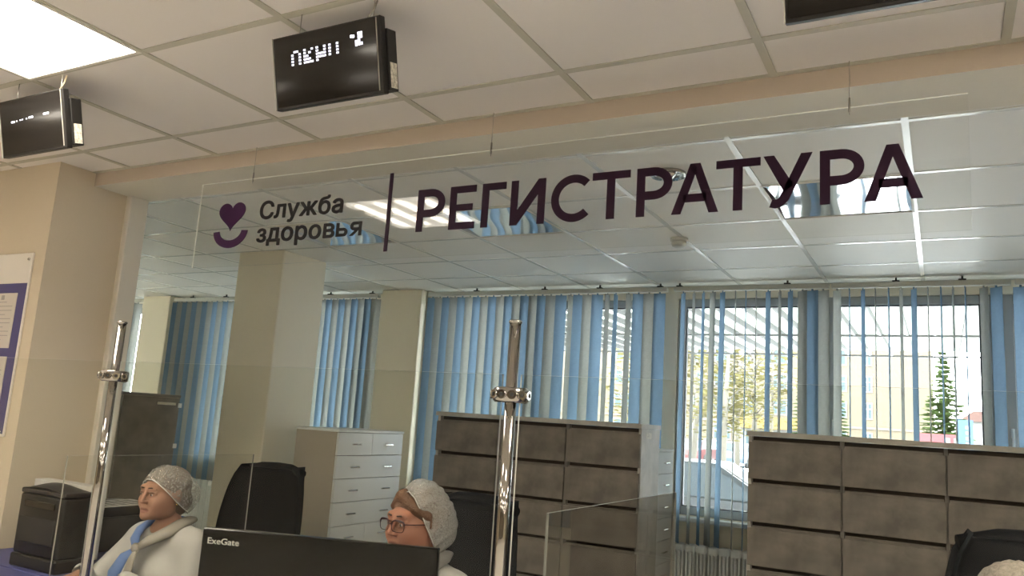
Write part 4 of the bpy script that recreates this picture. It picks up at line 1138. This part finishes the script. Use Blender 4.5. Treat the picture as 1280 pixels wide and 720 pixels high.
# trees
def leaf_cloud(b, pts, size, rnd):
    for p in pts:
        a = rnd.uniform(0, 2*PI); e = rnd.uniform(-.9, .9)
        u = Vector((math.cos(a), math.sin(a), .3*e)).normalized(); v = u.cross(Vector((.2*e, .3, 1))).normalized()
        s = size*rnd.uniform(.6, 1.3); i = len(b.v); P = Vector(p)
        b.v += [tuple(P-u*s-v*s*.5), tuple(P+u*s-v*s*.5), tuple(P+u*s*.6+v*s*.6), tuple(P-u*s*.6+v*s*.6)]
        b.face([i, i+1, i+2, i+3])
def conifer(px, y, base_px, top_px, half_px, label, seed):
    rnd = random.Random(seed)
    c = W(px, base_px, y); top = W(px, top_px, y); hgt = top.z-GZ; r0 = half_px/F_PX*y
    t = empty('conifer', (c.x, y, GZ), cat='tree', label=label)
    MB().tube([(0, 0, 0), (0, 0, hgt*.95)], [r0*.10, r0*.01], 8).build('trunk', 'bark', t)
    b = MB(); pts = []
    for lev in range(26):
        f = lev/25; z = hgt*(.10+.88*f); r = r0*(1-f)**.85+.05
        nb = max(5, int(15*(1-f)))
        for q in range(nb):
            a = 2*PI*q/nb+lev*1.7+rnd.uniform(-.2, .2); L = r*rnd.uniform(.75, 1.12)
            nseg = max(3, int(L*9/ max(.5, r0*.5)))
            for s in range(nseg):
                g = (s+.5)/nseg
                for _ in range(2):
                    pts.append((L*g*math.cos(a)+rnd.uniform(-.06, .06)*r0, L*g*math.sin(a)+rnd.uniform(-.06, .06)*r0, z-L*g*.22+.10*L*g*g+rnd.uniform(-.05, .05)*r0))
    leaf_cloud(b, pts, r0*.105, rnd)
    b.build('foliage', 'conifer', t, kind='stuff')
conifer(1181, 52, 556, 438, 34, 'tall pointed green conifer beside the apartment block', 2)
conifer(1048, 60, 556, 470, 17, 'small dark conifer at the edge of the conifer window', 4)
conifer(1000, 66, 556, 452, 13, 'slim conifer before the apartment block windows', 6)
def birch(px, y, top_px, label, seed, spread=1.5):
    rnd = random.Random(seed); c = W(px, 560, y); top = W(px, top_px, y); hgt = top.z-GZ
    t = empty('birch', (c.x, y, GZ), cat='tree', label=label, group='yellow birches outside')
    tr = MB().tube([(0, 0, 0), (rnd.uniform(-.2, .2), 0, hgt*.5), (rnd.uniform(-.4, .4), 0, hgt)], [.16, .11, .03], 8)
    pts = []
    for q in range(16):
        z = hgt*rnd.uniform(.3, .95); a = rnd.uniform(0, 2*PI); L = spread*rnd.uniform(.5, 1.2)
        e = (L*math.cos(a), L*math.sin(a), z+L*.7)
        tr.tube([(0, 0, z), (e[0]*.6, e[1]*.6, z+L*.55), e], [.035, .022, .008], 5)
        for s in range(34):
            g = rnd.uniform(.3, 1.15)
            pts.append((e[0]*g+rnd.gauss(0, .3), e[1]*g+rnd.gauss(0, .3), z+L*.7*g+rnd.gauss(0, .35)-rnd.uniform(0, .8)))
    tr.build('trunk', 'birch_bark', t)
    b = MB(); leaf_cloud(b, pts, .15, rnd); b.build('foliage', 'birch_leaf', t, kind='stuff')
for k, (px, y, tp) in enumerate(((785, 34, 400), (815, 46, 410), (866, 38, 405), (884, 53, 400), (903, 33, 398), (922, 46, 410), (941, 40, 404), (963, 54, 420))):
    birch(px, y, tp, ('slender birch behind the half closed blind' if k < 2 else 'slender birch with sparse yellow leaves seen through the opened blind'), 20+k)
# cars
def car(x, y, rz, m_name, label, L=4.3, hgt=1.46):
    t = empty('car', (x, y, GZ), rz, cat='car', label=label)
    w = 0.86; k = L/4.3; q = hgt/1.46
    low = [(-2.12, .30), (2.10, .30), (2.15, .55), (2.08, .80), (1.15, .93), (-1.75, .98), (-2.10, .90), (-2.17, .55)]
    b = MB(); b.prism([(a*k, c*q) for a, c in low], -w, w); b.build('body', m_name, t)
    b = MB(); up_ = [(-1.80, .97), (1.18, .92), (.45, 1.42), (-.2, 1.46), (-1.05, 1.42)]
    rows = []
    for yy, sc_ in ((-w+.03, 0), (-w+.20, 1), (w-.20, 1), (w-.03, 0)):
        rows.append(yy)
    n0 = len(b.v)
    lo2 = [(-1.85, .96), (1.25, .92)]; hi2 = [(-1.0, 1.46), (.42, 1.46)]
    V8 = [(lo2[0][0]*k, -w+.02, lo2[0][1]*q), (lo2[1][0]*k, -w+.02, lo2[1][1]*q), (lo2[1][0]*k, w-.02, lo2[1][1]*q), (lo2[0][0]*k, w-.02, lo2[0][1]*q),
          (hi2[0][0]*k, -w+.18, hi2[0][1]*q), (hi2[1][0]*k, -w+.18, hi2[1][1]*q), (hi2[1][0]*k, w-.18, hi2[1][1]*q), (hi2[0][0]*k, w-.18, hi2[0][1]*q)]
    b.v += V8
    for f_ in ((4, 5, 6, 7), (0, 1, 5, 4), (1, 2, 6, 5), (2, 3, 7, 6), (3, 0, 4, 7)): b.face([n0+i for i in f_])
    b.build('cabin', m_name, t)
    gl_ = MB()
    def quad(i, j, k2, l, in_=.12, lift=.012):
        P4 = [Vector(V8[i]), Vector(V8[j]), Vector(V8[k2]), Vector(V8[l])]; c = sum(P4, Vector())/4; nn = (P4[1]-P4[0]).cross(P4[3]-P4[0]).normalized()
        b0 = len(gl_.v); gl_.v += [tuple(c+(p-c)*(1-in_)+nn*lift) for p in P4]; gl_.face([b0, b0+1, b0+2, b0+3])
    for f_ in ((0, 1, 5, 4), (1, 2, 6, 5), (2, 3, 7, 6), (3, 0, 4, 7)): quad(*f_)
    gl_.build('window_glass', 'car_glass', t)
    for sx in (-1.32, 1.30):
        for sy in (-1, 1):
            MB().lathe([(.001, -.10), (.31, -.10), (.31, .10), (.001, .10)], (sx*k, sy*(w-.06), .31), 18, axis='y').build('wheel', 'car_tyre', t)
    return t
cars = [(852, 58, 'car_white', 'small white car parked far off beside the birches'), (890, 66, 'car_white', 'white car parked next to the red car'), (873, 52, 'car_red', 'red car parked in the yard far off'),
        (908, 59, 'car_white', 'white car parked before the yellow awning'), (928, 52, 'car_blue', 'pale blue car parked by the grey drawer cabinet edge'), (800, 60, 'car_white', 'white car parked behind the half closed blind'), (960, 60, 'car_red', 'red car parked beyond the grey drawers')]
for px, y, m_, lab in cars:
    c = W(px, 565, y); car(c.x, y, 1.5+random.uniform(-.06, .06), m_, lab)
c = W(900, 600, 13.2); car(c.x-.4, 13.2, 0.05, 'car_silver', 'large silver car parked right outside the window', 4.8, 1.5)
# shop with yellow awning, kiosk, low buildings
a0, a1 = W(926, 530, 75), W(1010, 530, 75)
t = empty('shop', (a0.x, 75, GZ), cat='building', label='low shop with a long yellow awning before the apartment block')
z1, z0 = W(960, 522, 75).z-GZ, W(960, 536, 75).z-GZ
MB().box(0, a1.x-a0.x, 0, 4, 0, z0).build('wall', 'kiosk_white', t)
MB().box(-.2, a1.x-a0.x+.2, -1.0, 4.2, z0, z1).build('awning', 'awning_yellow', t)
for k in range(4): MB().box(.5+k*1.5, 1.6+k*1.5, -.06, 0, .5, max(.8, z0-.3)).build('shop_window', 'far_glass', t)
a0, a1 = W(1152, 550, 44), W(1204, 550, 44)
t = empty('red_kiosk', (a0.x, 44, GZ), cat='kiosk', label='red topped kiosk at the foot of the conifer')
zt, zb = W(1180, 543, 44).z-GZ, W(1180, 556, 44).z-GZ
MB().box(0, a1.x-a0.x, 0, 2.2, 0, zb).build('wall', 'kiosk_white', t)
MB().box(-.08, a1.x-a0.x+.08, -.15, 2.3, zb, zt).build('red_board', 'kiosk_red', t)
mk = MB()
for k in range(3): mk.cbox(.95+k*.42, 1.22+k*.42, -.20, -.15, zb+.1, zb+.32, .02)
mk.build('white_mark', 'kiosk_white', t)
a0, a1 = W(1195, 550, 41), W(1217, 550, 41)
t = empty('blue_sign', (a0.x, 41, GZ), cat='sign', label='upright blue street sign with small white marks')
zt = W(1205, 525, 41).z-GZ
MB().box(0, a1.x-a0.x, 0, .25, .3, zt).build('sign_board', 'kiosk_blue', t)
for x in (.1, a1.x-a0.x-.1): MB().tube([(x, .12, 0), (x, .12, .35)], .05, 8).build('post', 'canopy_metal', t)
mk = MB()
for k in range(6): mk.box((a1.x-a0.x)*.55, (a1.x-a0.x)*.80, -.03, 0, zt-.40-k*.24, zt-.26-k*.24)
mk.build('white_mark', 'kiosk_white', t)
a0, a1 = W(1203, 540, 80), W(1262, 540, 80)
t = empty('low_house', (a0.x, 80, GZ), cat='building', label='low white house with a brown roof behind the blue sign')
zt = W(1215, 527, 80).z-GZ; wl = a1.x-a0.x
MB().box(0, wl, 0, 6, 0, zt).build('wall', 'kiosk_white', t)
MB().prism([(-.3, zt), (wl+.3, zt), (wl*.75, zt+.9), (wl*.25, zt+.9)], -.3, 6.3).build('roof', 'roof_brown', t)
for k in range(3): MB().box(.8+k*1.6, 1.7+k*1.6, -.05, 0, 1.0, 2.0).build('window', 'far_glass', t)
a0 = W(1268, 540, 62)
t = empty('yellow_house', (a0.x, 62, GZ), cat='building', label='yellow plastered house at the right window')
zt = W(1275, 484, 62).z-GZ
MB().box(0, 9, 0, 7, 0, zt).build('wall', 'plaster_yellow', t)
MB().prism([(-.3, zt), (9.3, zt), (7, zt+1.2), (2, zt+1.2)], -.3, 7.3).build('roof', 'roof_brown', t)
for k in range(3):
    for j in range(2): MB().box(1+k*2.5, 2.2+k*2.5, -.05, 0, 1+j*2.2, 2.2+j*2.2).build('window', 'far_glass', t)
